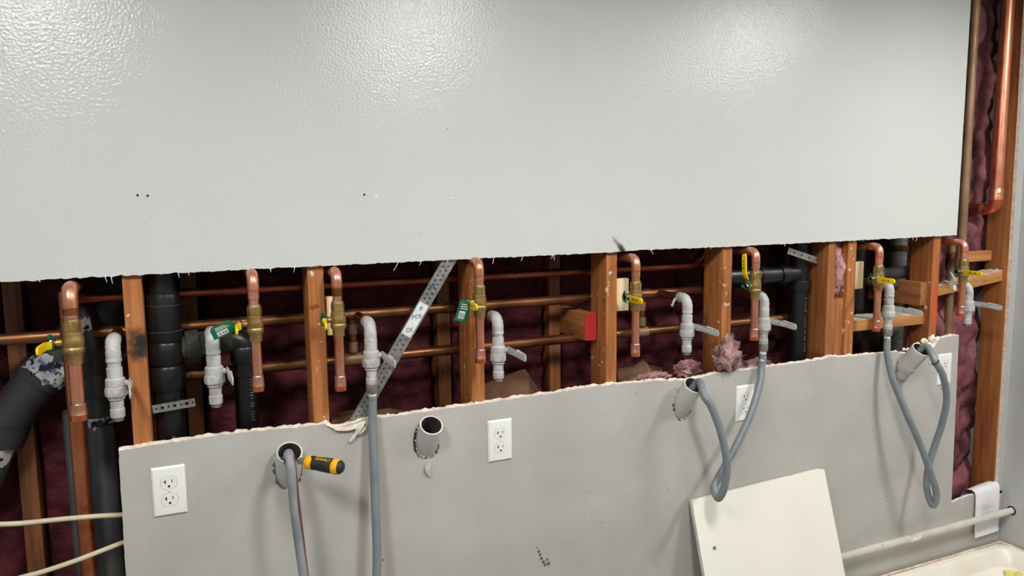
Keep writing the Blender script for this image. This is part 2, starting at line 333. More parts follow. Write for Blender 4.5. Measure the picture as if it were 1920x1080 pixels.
# ================================================================== STUDS, BLOCKS
FG = 'front row of wall studs'
def stud(x0, x1, y0, y1, material, label, name='wall_stud', z0=.04, z1=CEIL, group=FG):
    c = V(((x0+x1)/2, (y0+y1)/2, z0))
    o = MB().box((x0, y0, z0), (x1, y1, z1)).build(name, material, bevel=.002); tag(o, label, 'stud', group); return o
Y0, Y1 = TH, .102
s1 = P(241, 700, Y0).x
st1 = stud(s1, s1+.038, Y0, Y1, M['stud_scorch'], 'orange wooden wall stud with a black scorch mark, beside the thick black stack')
st2 = stud(.257, .295, Y0, Y1, M['stud'], 'orange wooden wall stud left of the diagonal steel brace, specked with white')
st3 = stud(.668, .706, Y0, Y1, M['stud'], 'orange wooden wall stud directly behind the copper drop at the top of the steel brace')
st4 = stud(1.081, 1.116, Y0, Y1, M['stud'], 'orange wooden wall stud just right of the red-ended beam')
st5 = stud(1.491, 1.528, Y0, Y1, M['stud'], 'orange wooden wall stud with a grey and pink insulation clump at its foot')
st6 = stud(1.924, 1.957, Y0, Y1, M['stud_plain'], 'orange stud between the strapped black pipe and the pink tuft')
st6b = stud(2.012, 2.050, Y0, Y1, M['stud'], 'orange wooden stud right of the pink tuft, carrying a pale wood block')
st7 = stud(2.423, 2.461, Y0, Y1, M['stud_red'], 'wall stud smeared with red paint, standing behind the broken plaster chunks')
st8 = stud(2.836, 2.874, Y0, Y1, M['stud_plain'], 'brown corner stud against the right-hand wall')
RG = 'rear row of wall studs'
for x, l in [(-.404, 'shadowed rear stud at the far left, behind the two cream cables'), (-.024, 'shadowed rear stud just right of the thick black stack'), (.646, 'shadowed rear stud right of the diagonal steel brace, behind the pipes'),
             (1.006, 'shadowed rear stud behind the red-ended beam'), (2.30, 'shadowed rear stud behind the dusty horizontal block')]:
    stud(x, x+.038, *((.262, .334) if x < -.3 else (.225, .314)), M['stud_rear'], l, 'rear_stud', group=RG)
# thin filler strip and pink tuft between the doubled studs
o = MB().box((1.960, .022, .5), (2.009, .06, P(1573, 560, .022).z)).build('filler_strip', M['wood_x' if 0 else 'stud_plain'], bevel=.0015); tag(o, 'thin upright wood filler strip between the doubled studs under the pink tuft', 'wood strip')
def fuzz(name, label, c, r, squash, material, seed, sub=4, cat='insulation', amp=.55, freq=2.2):
    import bmesh
    bm = bmesh.new(); bmesh.ops.create_icosphere(bm, subdivisions=sub, radius=1); mb = MB(); vs = []
    for v in bm.verts:
        d = 1+amp*noise.fractal(v.co*freq+V((seed*3.3, 1, 2)), 1.0, 2.1, 4)
        vs.append(V(c)+V((v.co.x*squash[0], v.co.y*squash[1], v.co.z*squash[2]))*r*d)
    mb.add(vs, [[v.index for v in f.verts] for f in bm.faces]); bm.free()
    o = mb.build(name, material, angle=60)
    fb = MB(); rnd = random.Random(seed)
    for k in range(46):
        q = V(vs[rnd.randrange(len(vs))]); dr = (q-V(c)).normalized(); l_ = r*rnd.uniform(.15, .5)
        sd_ = V((rnd.uniform(-1, 1), rnd.uniform(-.6, .2), rnd.uniform(-1, 1)))
        fb.tube(smooth([q-dr*.003, q+(dr*.6+sd_*.5)*l_*.6, q+(dr*.4+sd_*1.1)*l_], 3), [.0006]*4+[.0005, .0004, .0003], 4)
    fb.build('loose_fibres', material, o, kind='stuff')
    return tag(o, label, cat, 'loose insulation tufts')
fuzz('insulation_tuft', 'pink insulation tuft stuffed between the doubled studs above the filler strip', (1.985, .045, P(1574, 508, .03).z), .05, (.62, .62, 1.8), M['insul_lt'], 1, amp=.45)
fuzz('insulation_tuft', 'small pink insulation wisp on the side of the stud by the black pipe', P(1537, 535, .06), .016, (.7, .6, 1.1), M['insul_lt'], 2, 3)
fuzz('insulation_tuft', 'large grey and pink insulation clump at the foot of a stud', P(1364, 665, .0), .040, (1.15, .5, 1.2), M['insul_grey'], 3, amp=.6)
fuzz('insulation_tuft', 'low pink insulation clump right of the grey clump, behind the drywall edge', P(1412, 690, .08), .040, (1.5, .5, .7), M['insul_grey'], 4)
fuzz('insulation_tuft', 'torn pink insulation clump behind the drywall edge near the third drain stub', P(1288, 692, .07), .033, (1.4, .5, .8), M['insul_lt'], 5, amp=.6)
fuzz('insulation_tuft', 'flat pink insulation scrap on kraft paper under the copper drop', P(1225, 708, .07), .032, (1.8, .5, .5), M['insul_lt'], 6)
fuzz('insulation_tuft', 'small pink insulation wisp under the white lever beside the red stud', P(1738, 577, .03), .010, (1, .8, 1.2), M['insul_lt'], 7, 3)
# insulation batts, one per rear bay
bays = [(-1.5, -.406, .285, 'far left bay, behind the bent charcoal drain'), (-.365, -.028, .285, 'bay behind the big copper riser'), (.016, .642, .25, 'wide bay behind the second and third copper drops'),
        (.688, 1.002, .25, 'bay right of the steel brace, behind the fourth copper drop'), (1.048, 1.50, .24, 'bay right of the red-ended beam'), (1.50, 1.93, .24, 'bay behind the tee-branched black pipe'),
        (1.96, 2.296, .25, 'bay left of the red-smeared stud'), (2.56, 2.874, .125, 'tall bay beside the corner stud')]
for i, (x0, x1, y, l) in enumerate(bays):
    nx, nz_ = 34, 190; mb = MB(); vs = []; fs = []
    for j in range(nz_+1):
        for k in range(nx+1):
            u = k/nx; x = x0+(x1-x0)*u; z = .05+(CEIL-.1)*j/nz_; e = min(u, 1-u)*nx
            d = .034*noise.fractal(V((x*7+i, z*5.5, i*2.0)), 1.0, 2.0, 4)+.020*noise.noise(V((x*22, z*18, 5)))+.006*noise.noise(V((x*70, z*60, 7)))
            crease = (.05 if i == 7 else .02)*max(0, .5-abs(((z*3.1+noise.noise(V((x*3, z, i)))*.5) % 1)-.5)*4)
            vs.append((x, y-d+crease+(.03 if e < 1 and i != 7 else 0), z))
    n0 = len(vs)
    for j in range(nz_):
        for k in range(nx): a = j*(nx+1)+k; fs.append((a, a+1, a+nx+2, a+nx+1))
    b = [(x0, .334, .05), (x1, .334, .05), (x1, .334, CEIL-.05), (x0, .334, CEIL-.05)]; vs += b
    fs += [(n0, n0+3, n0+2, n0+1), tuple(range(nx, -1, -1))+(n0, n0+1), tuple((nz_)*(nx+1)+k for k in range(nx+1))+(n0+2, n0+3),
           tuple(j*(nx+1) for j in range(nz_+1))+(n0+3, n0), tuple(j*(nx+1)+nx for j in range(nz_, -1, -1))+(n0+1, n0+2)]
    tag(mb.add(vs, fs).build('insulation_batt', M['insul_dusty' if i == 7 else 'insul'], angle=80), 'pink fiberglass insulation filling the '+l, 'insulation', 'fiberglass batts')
# red-ended beam, blocks
def block(name, label, lo, hi, material, cat='wood block', group=None, bevel=.0018):
    return tag(MB().box(lo, hi).build(name, material, bevel=bevel), label, cat, group)
yf = .062; a = P(1097, 589, yf); b = P(1118, 637, yf)
t = thing('blocking_beam', 'short wooden beam with its end painted red, beside a wall stud', 'beam', ((a.x+b.x)/2, yf, b.z))
MB().box((a.x, yf+.0015, b.z), (b.x, .314, a.z)).build('timber', M['wood_y'], t, bevel=.001)
MB().box((a.x, yf, b.z), (b.x, yf+.0015, a.z)).build('painted_end', M['red_end'], t)
MB().tube(smooth([P(1042, 574, .15), P(1052, 592, .12), P(1064, 618, .10), P(1068, 633, .09)], 4), .0007, 5).build('wire_tie', M['cu_old'], t)
MB().tube(smooth([P(1060, 622, .085), P(1070, 617, .08), P(1093, 610, .07)], 4), .0007, 5).build('wire_tie', M['cu_old'], t)
def shim(px0, px1, py0, py1, Y, label):
    a = P(px0, py0, Y); b = P(px1, py1, Y)
    tag(MB().box((a.x, Y, b.z), (b.x, Y+.018, a.z)).build('pale_wood_block', M['pale_wood'], bevel=.0025), label, 'wood block', 'pale blocks on the stud sides')
shim(1154, 1179, 523, 582, .022, 'pale wood block on the stud side behind the copper drop right of the red-ended beam')
shim(1602, 1618, 491, 541, .022, 'pale wood block on the stud side left of the copper drop above the dusty block')
shim(611, 632, 557, 628, .03, 'pale split wood block behind the third copper drop valve')
t = thing('horizontal_block', 'dusty horizontal wood block nailed between the doubled stud and red-smeared stud', 'wood block', (2.24, .05, P(1670, 618, .035).z))
a = P(1601, 602, .035); b = P(1735, 607, .035)
MB().box((2.050, .035, b.z), (2.423, .125, a.z)).build('timber', M['wood_x'], t, bevel=.002)
mbd = MB(); nn = 24; vs = []; fs = []
for j in range(5):
    for k in range(nn+1):
        vs.append((2.052+.369*k/nn, .037+.085*j/4, a.z+.0015+max(0, .004*noise.fractal(V((k*.6, j*.9, 4)), 1, 2, 3)+.001)))
for j in range(4):
    for k in range(nn): p = j*(nn+1)+k; fs.append((p, p+1, p+nn+2, p+nn+1))
n0 = len(vs); vs += [(v[0], v[1], a.z-.0005) for v in vs[:]]; fs += [tuple(n0+i for i in reversed(f)) for f in fs]
rim = list(range(nn+1))+[j*(nn+1)+nn for j in range(1, 5)]+[4*(nn+1)+k for k in range(nn-1, -1, -1)]+[j*(nn+1) for j in range(3, 0, -1)]
fs += [(rim[i], rim[(i+1) % len(rim)], rim[(i+1) % len(rim)]+n0, rim[i]+n0) for i in range(len(rim))]
mbd.add(vs, fs).build('dust_layer', M['dusty'], t)
a = P(1727, 530, .03); b = P(1742, 572, .03)
block('end_on_block', 'square-ended wood block on the left side of the red-smeared stud', (a.x, .03, b.z), (2.4225, .25, a.z), M['wood_y'])
# sloped dusty block at the right
t = thing('sloped_block', 'sloping dusty wood block between red-smeared stud and corner stud', 'wood block', P(1850, 540, .03))
p0 = P(1693, 562, .15); p1 = P(1893, 514, .018); d = (p1-p0).normalized(); sd = ZU.cross(d).normalized()
q1 = p0+d*((2.834-p0.x)/d.x); q0 = p0+d*((2.47-p0.x)/d.x); up = d.cross(sd)*-1; up = up if up.z > 0 else -up
def slab(lo, hi): return [q+ZU*h+YD*w for q in (q0, q1) for (h, w) in ((lo, 0), (hi, 0), (hi, .065), (lo, .065))]
BX = [(0, 1, 2, 3), (7, 6, 5, 4), (0, 4, 5, 1), (1, 5, 6, 2), (2, 6, 7, 3), (3, 7, 4, 0)]
MB().add(slab(-.019, .019), BX).build('timber', M['wood_x'], t, bevel=.002)
vs = []; fs = []; na, nb = 30, 8
for j in range(nb+1):
    for k in range(na+1):
        q = q0.lerp(q1, k/na)+ZU*(.0195+max(0, .003+.006*noise.fractal(V((k*.7, j*.8, 9)), 1, 2, 3)))+YD*(.002+.061*j/nb); vs.append(q)
for j in range(nb):
    for k in range(na): p = j*(na+1)+k; fs.append((p, p+1, p+na+2, p+na+1))
n0 = len(vs); vs += [q0.lerp(q1, k/na)+ZU*.0185+YD*(.002+.061*j/nb) for j in range(nb+1) for k in range(na+1)]; fs += [tuple(n0+i for i in reversed(f)) for f in fs]
rim = list(range(na+1))+[j*(na+1)+na for j in range(1, nb+1)]+[nb*(na+1)+k for k in range(na-1, -1, -1)]+[j*(na+1) for j in range(nb-1, 0, -1)]
fs += [(rim[i], rim[(i+1) % len(rim)], rim[(i+1) % len(rim)]+n0, rim[i]+n0) for i in range(len(rim))]
MB().add(vs, fs).build('dust_layer', M['dusty'], t)
block('rear_block', 'small wood block deep in the right bay beside the corner stud', (2.64, .072, P(1850, 489, .072).z), (2.832, .10, P(1850, 470, .072).z), M['wood_x'])
# kraft paper sheets
def sheet(label, pts, name='kraft_paper_sheet', material='kraft', nu=8):        # pts rows of pixel anchors -> curved sheet
    rows = [smooth([P(*p) for p in r], nu) for r in pts]; vs = []; fs = []; n = len(rows[0])
    for i in range(len(rows)):
        for p in rows[i]: vs.append(p+V((0, .004*noise.noise(p*40), .003*noise.noise(p*50))))
    for i in range(len(rows)-1):
        for k in range(n-1): a = i*n+k; fs.append((a, a+1, a+n+1, a+n))
    m = len(vs); vs += [v+YD*.0012 for v in vs[:]]; fs += [tuple(m+i for i in reversed(f)) for f in fs]
    return tag(MB().add(vs, fs).build(name, M[material], angle=50), label, 'paper', 'kraft facing scraps')
sheet('brown kraft paper sheet folded over behind the fourth white valve', [[(905, 722, .21), (940, 706, .21), (984, 692, .21), (992, 702, .215), (1012, 735, .22)], [(905, 740, .15), (942, 724, .14), (990, 700, .14), (998, 716, .18), (1016, 748, .19)], [(905, 775, .06), (942, 772, .06), (992, 766, .06), (1004, 764, .12), (1018, 762, .14)]], nu=1)
sheet('brown kraft paper sheet slumped at the bottom right of the red-ended beam', [[(1158, 692, .21), (1190, 686, .21), (1206, 672, .2), (1216, 684, .21), (1246, 690, .21)], [(1158, 704, .15), (1188, 694, .14), (1210, 680, .15), (1224, 697, .16), (1250, 704, .16)], [(1158, 735, .06), (1190, 730, .06), (1214, 726, .06), (1228, 728, .08), (1250, 725, .08)]], nu=1)
sheet('brown kraft paper strip lying behind the torn drywall edge by the brace foot', [[(622, 778, .18), (660, 768, .19), (690, 772, .18), (728, 764, .19), (760, 771, .18)], [(622, 790, .1), (660, 782, .11), (690, 786, .1), (728, 778, .11), (760, 782, .1)], [(622, 812, .05), (660, 806, .05), (690, 804, .05), (728, 800, .05), (760, 796, .05)]], nu=1)
# ================================================================== PIPES IN THE CAVITY
YM = .135
def main_pipe(name, label, x0, x1, z, r, material, couplings=(), Y=YM, cmat=None):
    t = thing(name, label, 'pipe', ((x0+x1)/2, Y, z), 'horizontal copper mains')
    MB().tube([(x0, Y, z), (x1, Y, z)], r).build('pipe', material, t)
    for (x, w) in couplings:
        MB().lathe((x-w/2, Y, z), XR, [(0, r), (0, r*1.12), (w*.04, r*1.16), (w*.96, r*1.16), (w, r*1.12), (w, r)], 16).build('coupling', cmat or material, t)
    return t
zu, zm, zl = 1.394, 1.312, 1.194
def XP(px, py, Y=YM): return P(px, py, Y).x
mu = main_pipe('copper_main', 'reddish horizontal copper main, uppermost of the three in the opening', XP(150, 548), XP(1345, 492), zu, .0115, M['cu_red'], [(XP(165, 546), .05), (XP(440, 538), .05), (XP(808, 520), .03), (XP(1285, 497), .06)])
q = V((XP(1300, 496), YM, zu)); MB().tube([q, q+V((.05, 0, .05)), q+V((.09, 0, .1))], .0125).build('branch', M['cu_red'], mu)
mm = main_pipe('copper_main', 'brown horizontal copper main, middle of the three in the opening', -1.5, XP(1330, 538), zm, .0135, M['cu_old'], [(XP(470, 604), .05), (XP(670, 592), .05), (XP(848, 578), .04), (XP(1205, 548), .05)])
ml = main_pipe('copper_main', 'brown horizontal copper main, lowest of the three in the opening', XP(320, 706), XP(1490, 588), zl, .0143, M['cu_old'], [(XP(660, 674), .05), (XP(1200, 620), .05)], cmat=M['cu_brown'])
tx = MB()
text_part('green_mark', 'B', .02, lambda a, b, c: V((XP(520, 688)+a, YM-.0146-c, zl+b)), M['green'], ml)
for (px, py) in [(661, 640), (1203, 580)]:
    x = XP(px, py); z1_, z0_ = zm, zl
    t = thing('copper_riser', 'short vertical copper riser between middle and lowest mains '+('left of the third white valve' if px < 900 else 'behind the fifth copper drop'), 'pipe', (x, YM, z0_), 'short risers')
    MB().tube([(x, YM, z0_+.013), (x, YM, z1_-.0125)], .0110).build('pipe', M['cu_old'], t)
    for z in (z0_+.02, z1_-.05): MB().lathe((x, YM, z), ZU, [(0, .011), (0, .0128), (.022, .0132), (.026, .0128), (.026, .011)], 16).build('collar', M['cu_brown'], t)
# the big copper riser at the left
c = P(150, 860, .055)
t = thing('copper_riser', 'big bare copper riser at the far left, running down past the cream cables', 'pipe', (c.x, .055, .03))
MB().tube([(c.x, .055, .03), (c.x, .055, 1.42)], .0168, 20).build('pipe', M['cu_mid'], t)
MB().lathe((c.x, .055, 1.30), ZU, [(0, .0168), (0, .019), (.04, .019), (.04, .0168)], 20).build('coupling', M['cu_old'], t)
# tall pipes at the right
c = P(1823, 100, .045)
t = thing('brown_copper_pipe', 'tall brown tarnished copper pipe along the cut right edge of the upper drywall', 'pipe', (c.x, .045, 1.33))
MB().tube([(c.x, .045, 1.33), (c.x, .045, CEIL)], .0165, 20).build('pipe', M['cu_brown'], t)
MB().lathe((c.x, .045, P(1800, 481, .06).z-.03), ZU, [(0, .0165), (0, .019), (.03, .019), (.03, .0165)], 20).build('coupling', M['cu_brown'], t)
c = P(1876, 240, .03); zb = P(1862, 392, .03).z
t = thing('copper_pipe', 'tall shiny copper pipe ending in an elbow beside the corner stud', 'pipe', (c.x, .03, zb))
r = .0205
MB().tube([(c.x, .03, zb+.05), (c.x, .03, CEIL)], r, 24).build('pipe', M['cu'], t)
MB().tube(arc((c.x, .03+.032, zb+.032), (0, -1, 0), (0, 0, -1), .032, 0, 90, 10), r*1.04, 24).build('elbow', M['cu_orange'], t)
MB().lathe((c.x, .03, zb+.032), ZU, [(0, r*1.04), (.001, r*1.14), (.04, r*1.14), (.045, r)], 24).build('collar', M['cu'], t)
MB().lathe((c.x, .03, zb+.055), ZU, [(0, r*1.145), (.004, r*1.15), (.006, r*1.14)], 24, False).build('solder_ring', M['solder'], t)
MB().tube([(c.x, .062, zb), (c.x, .16, zb)], r*.96, 20).build('stub', M['cu_red'], t)
MB().lathe((c.x, .068, zb), YD, [(0, r), (0, r*1.1), (.012, r*1.1), (.012, r)], 20).build('collar', M['cu_pink'], t)
# second short brown pipe beside the last drop and dusty grey pipes behind
c = P(1797, 470, .09)
t = thing('brown_copper_pipe', 'short brown copper pipe with a soldered joint directly behind the last copper drop', 'pipe', (c.x, .115, 1.2))
MB().tube([(c.x, .115, 1.05), (c.x, .115, 1.44)], .0145).build('pipe', M['cu_brown'], t)
MB().lathe((c.x, .115, P(1797, 480, .09).z-.02), ZU, [(0, .0145), (0, .0165), (.03, .0165), (.03, .0145)], 16).build('joint', M['cu_old'], t)
for py, rr2, l in [(505, .022, 'dusty grey horizontal pipe right of the red-smeared stud, upper of two'), (526, .014, 'thin dusty grey horizontal pipe right of the red-smeared stud, lower of two')]:
    p = P(1775, py, .14); tag(MB().tube([(2.3, .14 if rr2 > .02 else .13, p.z), (2.56, .14 if rr2 > .02 else .13, p.z)], rr2).build('grey_pipe', M['abs_dusty']), l, 'pipe')
# ---- black drain stack
def hub(mb_parent, c, axis, r, w, material, name='hub'):
    return MB().lathe(V(c)-V(axis)*w/2, axis, [(0, r), (0, r*1.13), (w*.08, r*1.2), (w*.92, r*1.2), (w, r*1.13), (w, r)], 24).build(name, material, mb_parent)
c = P(315, 700, .075); bx = c.x; R1 = .0315
t = thing('drain_stack', 'thick black vertical drain stack with hub rings right of the scorched stud', 'drain pipe', (bx, .075, .06))
MB().tube([(bx, .075, .06), (bx, .075, 1.9)], R1, 28).build('pipe', M['abs'], t)
hub(t, (bx, .075, P(308, 595, .075).z), ZU, R1*.97, .11, M['abs'])
hub(t, (bx, .075, P(312, 660, .075).z), ZU, R1, .05, M['abs'])
hub(t, (bx, .075, P(315, 706, .075).z), ZU, R1*1.02, .055, M['abs'])
for py in (574, 623, 716): MB().lathe((bx, .075, P(310, py, .045).z), ZU, [(-.001, R1*1.19), (0, R1*1.225), (.001, R1*1.19)], 28, False).build('seam_ring', M['abs_grey'], t)
zb_ = P(360, 650, .09).z
MB().tube([(bx+.02, .085, zb_), (bx+.14, .10, zb_+.008)], [.030, .030], 24).build('branch', M['abs_dusty'], t)
hub(t, (bx+.055, .09, zb_+.003), (1, .1, .05), .030, .03, M['abs_dusty'])
MB().tube(arc((bx+.14, .10, zb_-.022), (0, 0, 1), (1, 0, 0), .03, 0, 90, 8), .029, 24).build('elbow', M['abs'], t)
MB().tube([(bx+.17, .10, zb_-.02), (bx+.17, .10, .3)], .027, 24).build('drop_leg', M['abs'], t)
hub(t, (bx+.17, .10, zb_-.03), ZU, .027, .04, M['abs'])
hub(t, (bx+.17, .10, zb_-.075), ZU, .027, .014, M['abs'], 'seam_ring')
def ticks(x, y, z0, z1, parent, n):          # worn, unreadable line print: short strokes
    rnd = random.Random(n); mb = MB()
    for k in range(n):
        z = z0+(z1-z0)*k/n; h = rnd.uniform(.0015, .004); o_ = rnd.uniform(-.001, .001)
        if rnd.random() < .8: mb.box((x-.004+o_, y, z), (x+.003+o_*2, y+.0008, z+h*.5)); mb.box((x-.004+o_, y, z), (x-.0028+o_, y+.0008, z+h))
    return mb.build('worn_print', M['mark'], parent, flat=True, kind='stuff')
ticks(bx+.182, .10-.0268, 1.08, 1.2, t, 18)
ticks(bx+.006, .075-.0325, 1.045, 1.075, t, 6)
# perforated strap around stack
def strap(name, label, a, b, w, thk=.0012, n=7, group='perforated straps', big=.0036, small=.0022):
    a = V(a); b = V(b); u = (b-a).normalized(); L = (b-a).length; nrm = V((0, -1, 0)); nrm = (nrm-u*nrm.dot(u)).normalized(); v = nrm.cross(u)
    holes = []
    for i in range(n):
        r = big if i % 2 else small; x = L*(i+.6)/n
        holes.append([(x+r*math.cos(-2*math.pi*k/10), r*math.sin(-2*math.pi*k/10)) for k in range(10)])
    mb = MB().plate([(0, -w/2), (L, -w/2), (L, w/2), (0, w/2)], holes, lambda p, q, d: a+u*p+v*q-nrm*d, thk)
    return tag(mb.build(name, M['galv'], flat=True), label, 'metal strap', group)
strap('perforated_strap', 'pale perforated metal strap across the front of the thick black stack', P(286, 768, .030), P(366, 754, .030), .019)
strap('perforated_strap', 'grey perforated metal strap across the top of the black pipe beside the doubled stud', P(1478, 470, .03), P(1534, 489, .05), .021, n=8)
# ---- right black pipe with tee
c = P(1496, 600, .10); bx2 = c.x; R2 = .031
t = thing('drain_stack', 'black vertical drain pipe with a side tee left of the doubled stud', 'drain pipe', (bx2, .10, .06))
MB().tube([(bx2, .10, .06), (bx2, .10, 1.9)], R2, 28).build('pipe', M['abs'], t)
hub(t, (bx2, .10, P(1496, 535, .1).z), ZU, R2, .035, M['abs'])
zt2 = P(1440, 515, .11).z
MB().tube([(bx2-.37, .12, zt2), (bx2-.02, .10, zt2)], .030, 24).build('tee_branch', M['abs'], t)
hub(t, (bx2-.075, .103, zt2), XR, .030, .035, M['abs'])
hub(t, (bx2-.16, .108, zt2), XR, .028, .03, M['abs'])
ticks(bx2+.002, .10-.0318, 1.08, 1.30, t, 34)
# vertical grey pipes seen behind seventh drop
for (px, py, Y, rr2, l, mm_) in [(1684, 490, .272, .05, 'wide grey metal duct behind the seventh copper drop', 'galv'), (1604, 560, .19, .03, 'black vertical pipe behind the dusty horizontal block', 'abs')]:
    p = P(px, py, Y)
    t = thing('rear_pipe', l, 'pipe', (p.x, Y, .3)); MB().tube([(p.x, Y, .3), (p.x, Y, 1.9)], rr2, 24).build('pipe', M[mm_], t)
    MB().lathe((p.x, Y, P(px, 470, Y).z), ZU, [(0, rr2), (0, rr2*1.06), (.012, rr2*1.08), (.024, rr2*1.06), (.024, rr2)], 24).build('joint_band', M['cu_old' if mm_ == 'galv' else 'abs'], t)
# ---- bent charcoal drain at far left
pa, pb, pc, pd = P(245, 530, .206), P(72, 712, .206), P(8, 800, .206), P(-60, 960, .206)
t = thing('bent_drain', 'bent charcoal drain pipe running diagonally down the far left corner', 'drain pipe', (pc.x, .19, .2))
R3 = .050
path = smooth([pa, pa.lerp(pb, .5), pb], 5)
MB().tube(path, R3, 28).build('upper_bend', M['abs_dk'], t)
dB = (pc-pb).normalized(); dA = (pb-pa).normalized(); dC = (pd-pc).normalized()
MB().lathe(pb-dA*.035, dA, [(-.03, R3), (-.03, R3*1.04), (.0, R3*1.08), (.035, R3*1.1), (.04, R3*1.05), (.04, R3*.9)], 28).build('hub', M['abs_dk'], t)
MB().tube(smooth([pb-dA*.01, pb+dB*.02, pc-dC*.01, pc+dC*.03], 5), R3*.98, 28).build('elbow', M['abs_dk'], t)
MB().lathe(pc, dC, [(-.01, R3*.98), (-.01, R3*1.06), (.035, R3*1.06), (.035, R3*.9)], 28).build('hub', M['abs_dk'], t)
pe = V((pd.x-.1, .206, .2)); MB().tube([pc, pd, pe], R3*.84, 28).build('lower_pipe', M['abs_grey'], t)
def band(c, axis, r, w, a0, a1, name='printed_label'):
    c = V(c); ax = V(axis).normalized(); f = V((0, -1, 0)); f = (f-ax*f.dot(ax)).normalized(); g = ax.cross(f); mb = MB(); vs = []; fs = []; n = 14
    for i in range(n+1):
        an = math.radians(a0+(a1-a0)*i/n); d = f*math.cos(an)+g*math.sin(an); j1 = random.uniform(-.15, .15)*w; j2 = random.uniform(-.15, .15)*w
        vs += [c+d*r-ax*(w/2+j1), c+d*r+ax*(w/2+j2), c+d*(r+.0012)+ax*(w/2+j2), c+d*(r+.0012)-ax*(w/2+j1)]
    for i in range(n):
        for k in range(4): p = i*4+k; q = i*4+(k+1) % 4; fs.append((p, q, q+4, p+4))
    fs += [(0, 1, 2, 3), tuple(n*4+k for k in (3, 2, 1, 0))]
    return mb.add(vs, fs)
band(pb-dA*.04, dA, R3*1.075, .055, -65, 55).build('printed_label', M['foil'], t)
band(pc+dC*.05, dC, R3*.86, .05, -60, 70).build('printed_label', M['foil'], t)
def on_band(c, axis, r, an):
    ax = V(axis).normalized(); f = V((0, -1, 0)); f = (f-ax*f.dot(ax)).normalized(); g = ax.cross(f); an = math.radians(an); d = f*math.cos(an)+g*math.sin(an); tt = -f*math.sin(an)+g*math.cos(an)
    return lambda a, b, c_: V(c)+d*(r+c_)-tt*a-ax*b
text_part('label_print', 'ken 26', .017, on_band(pb-dA*.05, dA, R3*1.09+.0014, 8), M['blue_ink'], t)
text_part('label_print', 'en 2', .017, on_band(pb-dA*.022, dA, R3*1.11+.0014, -20), M['blue_ink'], t)
text_part('label_print', '627', .015, on_band(pc+dC*.045, dC, R3*.86+.0018, 5), M['blue_ink'], t)
# grey vertical waste pipe joined to bend by a wye
c = P(191, 840, .15); gx = c.x
t = thing('grey_drain', 'grey vertical drain pipe rising behind the big copper riser at left', 'drain pipe', (gx, .15, .05))
MB().tube([(gx, .15, .05), (gx, .15, P(185, 760, .15).z)], .0305, 24).build('pipe', M['abs_grey'], t)
zy = P(182, 715, .15).z
MB().tube([(gx, .15, zy-.08), (gx, .15, zy+.06), (gx-.012, .155, zy+.12), (gx-.03, .165, zy+.17)], .036, 24).build('wye', M['abs_dk'], t)
hub(t, (gx, .15, zy-.005), ZU, .035, .05, M['abs_dk'])
band((gx, .15, P(180, 775, .15).z), (0, 0, -1), .0322, .055, -70, 40).build('printed_label', M['foil'], t)
band((gx-.005, .15, zy+.14), (.1, 0, -1), .0365, .03, -10, 70).build('printed_label', M['foil'], t)
text_part('label_print', 'ikes', .014, on_band((gx-.005, .15, zy+.14), (.1, 0, -1), .0385, 38), M['ink'], t)
text_part('label_print', '625', .013, on_band((gx, .15, P(180, 775, .15).z), (0, 0, -1), .0338, -8), M['blue_ink'], t)
for k, dz_ in enumerate((.02, -.005)): MB().lathe((gx+.012, .15-.0335, zy+dz_*1), (0.3, -1, 0), [(0, .008), (.002, .007)], 12).build('moulded_boss', M['abs_dk'], t)
c = P(153, 960, .2); tag(MB().tube([(c.x, .2, .05), (c.x, .2, 1.12)], .024, 20).build('rear_grey_pipe', M['abs_grey']), 'slim grey vertical pipe half hidden behind the big copper riser', 'pipe')
# ---- diagonal steel brace
a = P(848, 478, .009); b = P(655, 812, .009); u = (b-a).normalized(); L = (b-a).length; n_ = V((0, -1, 0)); v = n_.cross(u)
t = thing('steel_brace', 'diagonal galvanised steel brace with punched holes crossing the opening', 'brace', b)
w = .0335; holes = []
nh = int(L/.0135)
for i in range(1, nh):
    if .27 < i/nh < .47: continue
    for sgn in (-1, 1):
        cx = L*i/nh+(.003 if sgn > 0 else -.003); cy = sgn*.0062
        holes.append([(cx+.0024*math.cos(-2*math.pi*k/7), cy+.0024*math.sin(-2*math.pi*k/7)) for k in range(7)])
fr = lambda p, q, d: a+u*p+v*q-n_*d
MB().plate([(0, -w/2), (L, -w/2), (L, w/2), (0, w/2)], holes, fr, .0012).build('strip', M['galv'], t, flat=True)
for sgn in (-1, 1): MB().add([fr(p, sgn*(w/2)+q, d) for p in (0, L) for (q, d) in ((-.0012*sgn, -.003), (0, -.003), (0, .0005), (-.0012*sgn, .0005))], BX).build('folded_edge', M['galv'], t, flat=True)
MB().add([fr(L*p, q, d) for p in (.28, .46) for (q, d) in ((-w*.40, -.0008), (w*.40, -.0008), (w*.40, 0), (-w*.40, 0))], BX).build('paper_sticker', M['white_card'], t, flat=True)
for (f_, tx_) in ((.20, 'XE\nL'), (.31, 'P'), (.355, 'POI'), (.43, 'OI')):
    text_part('sticker_print', tx_, .016, lambda p, q, c_, f_=f_: V((a+u*(L*f_)).to_tuple())+V((p, -.0012-c_, q+.1*p)), M['blue_ink'], t)
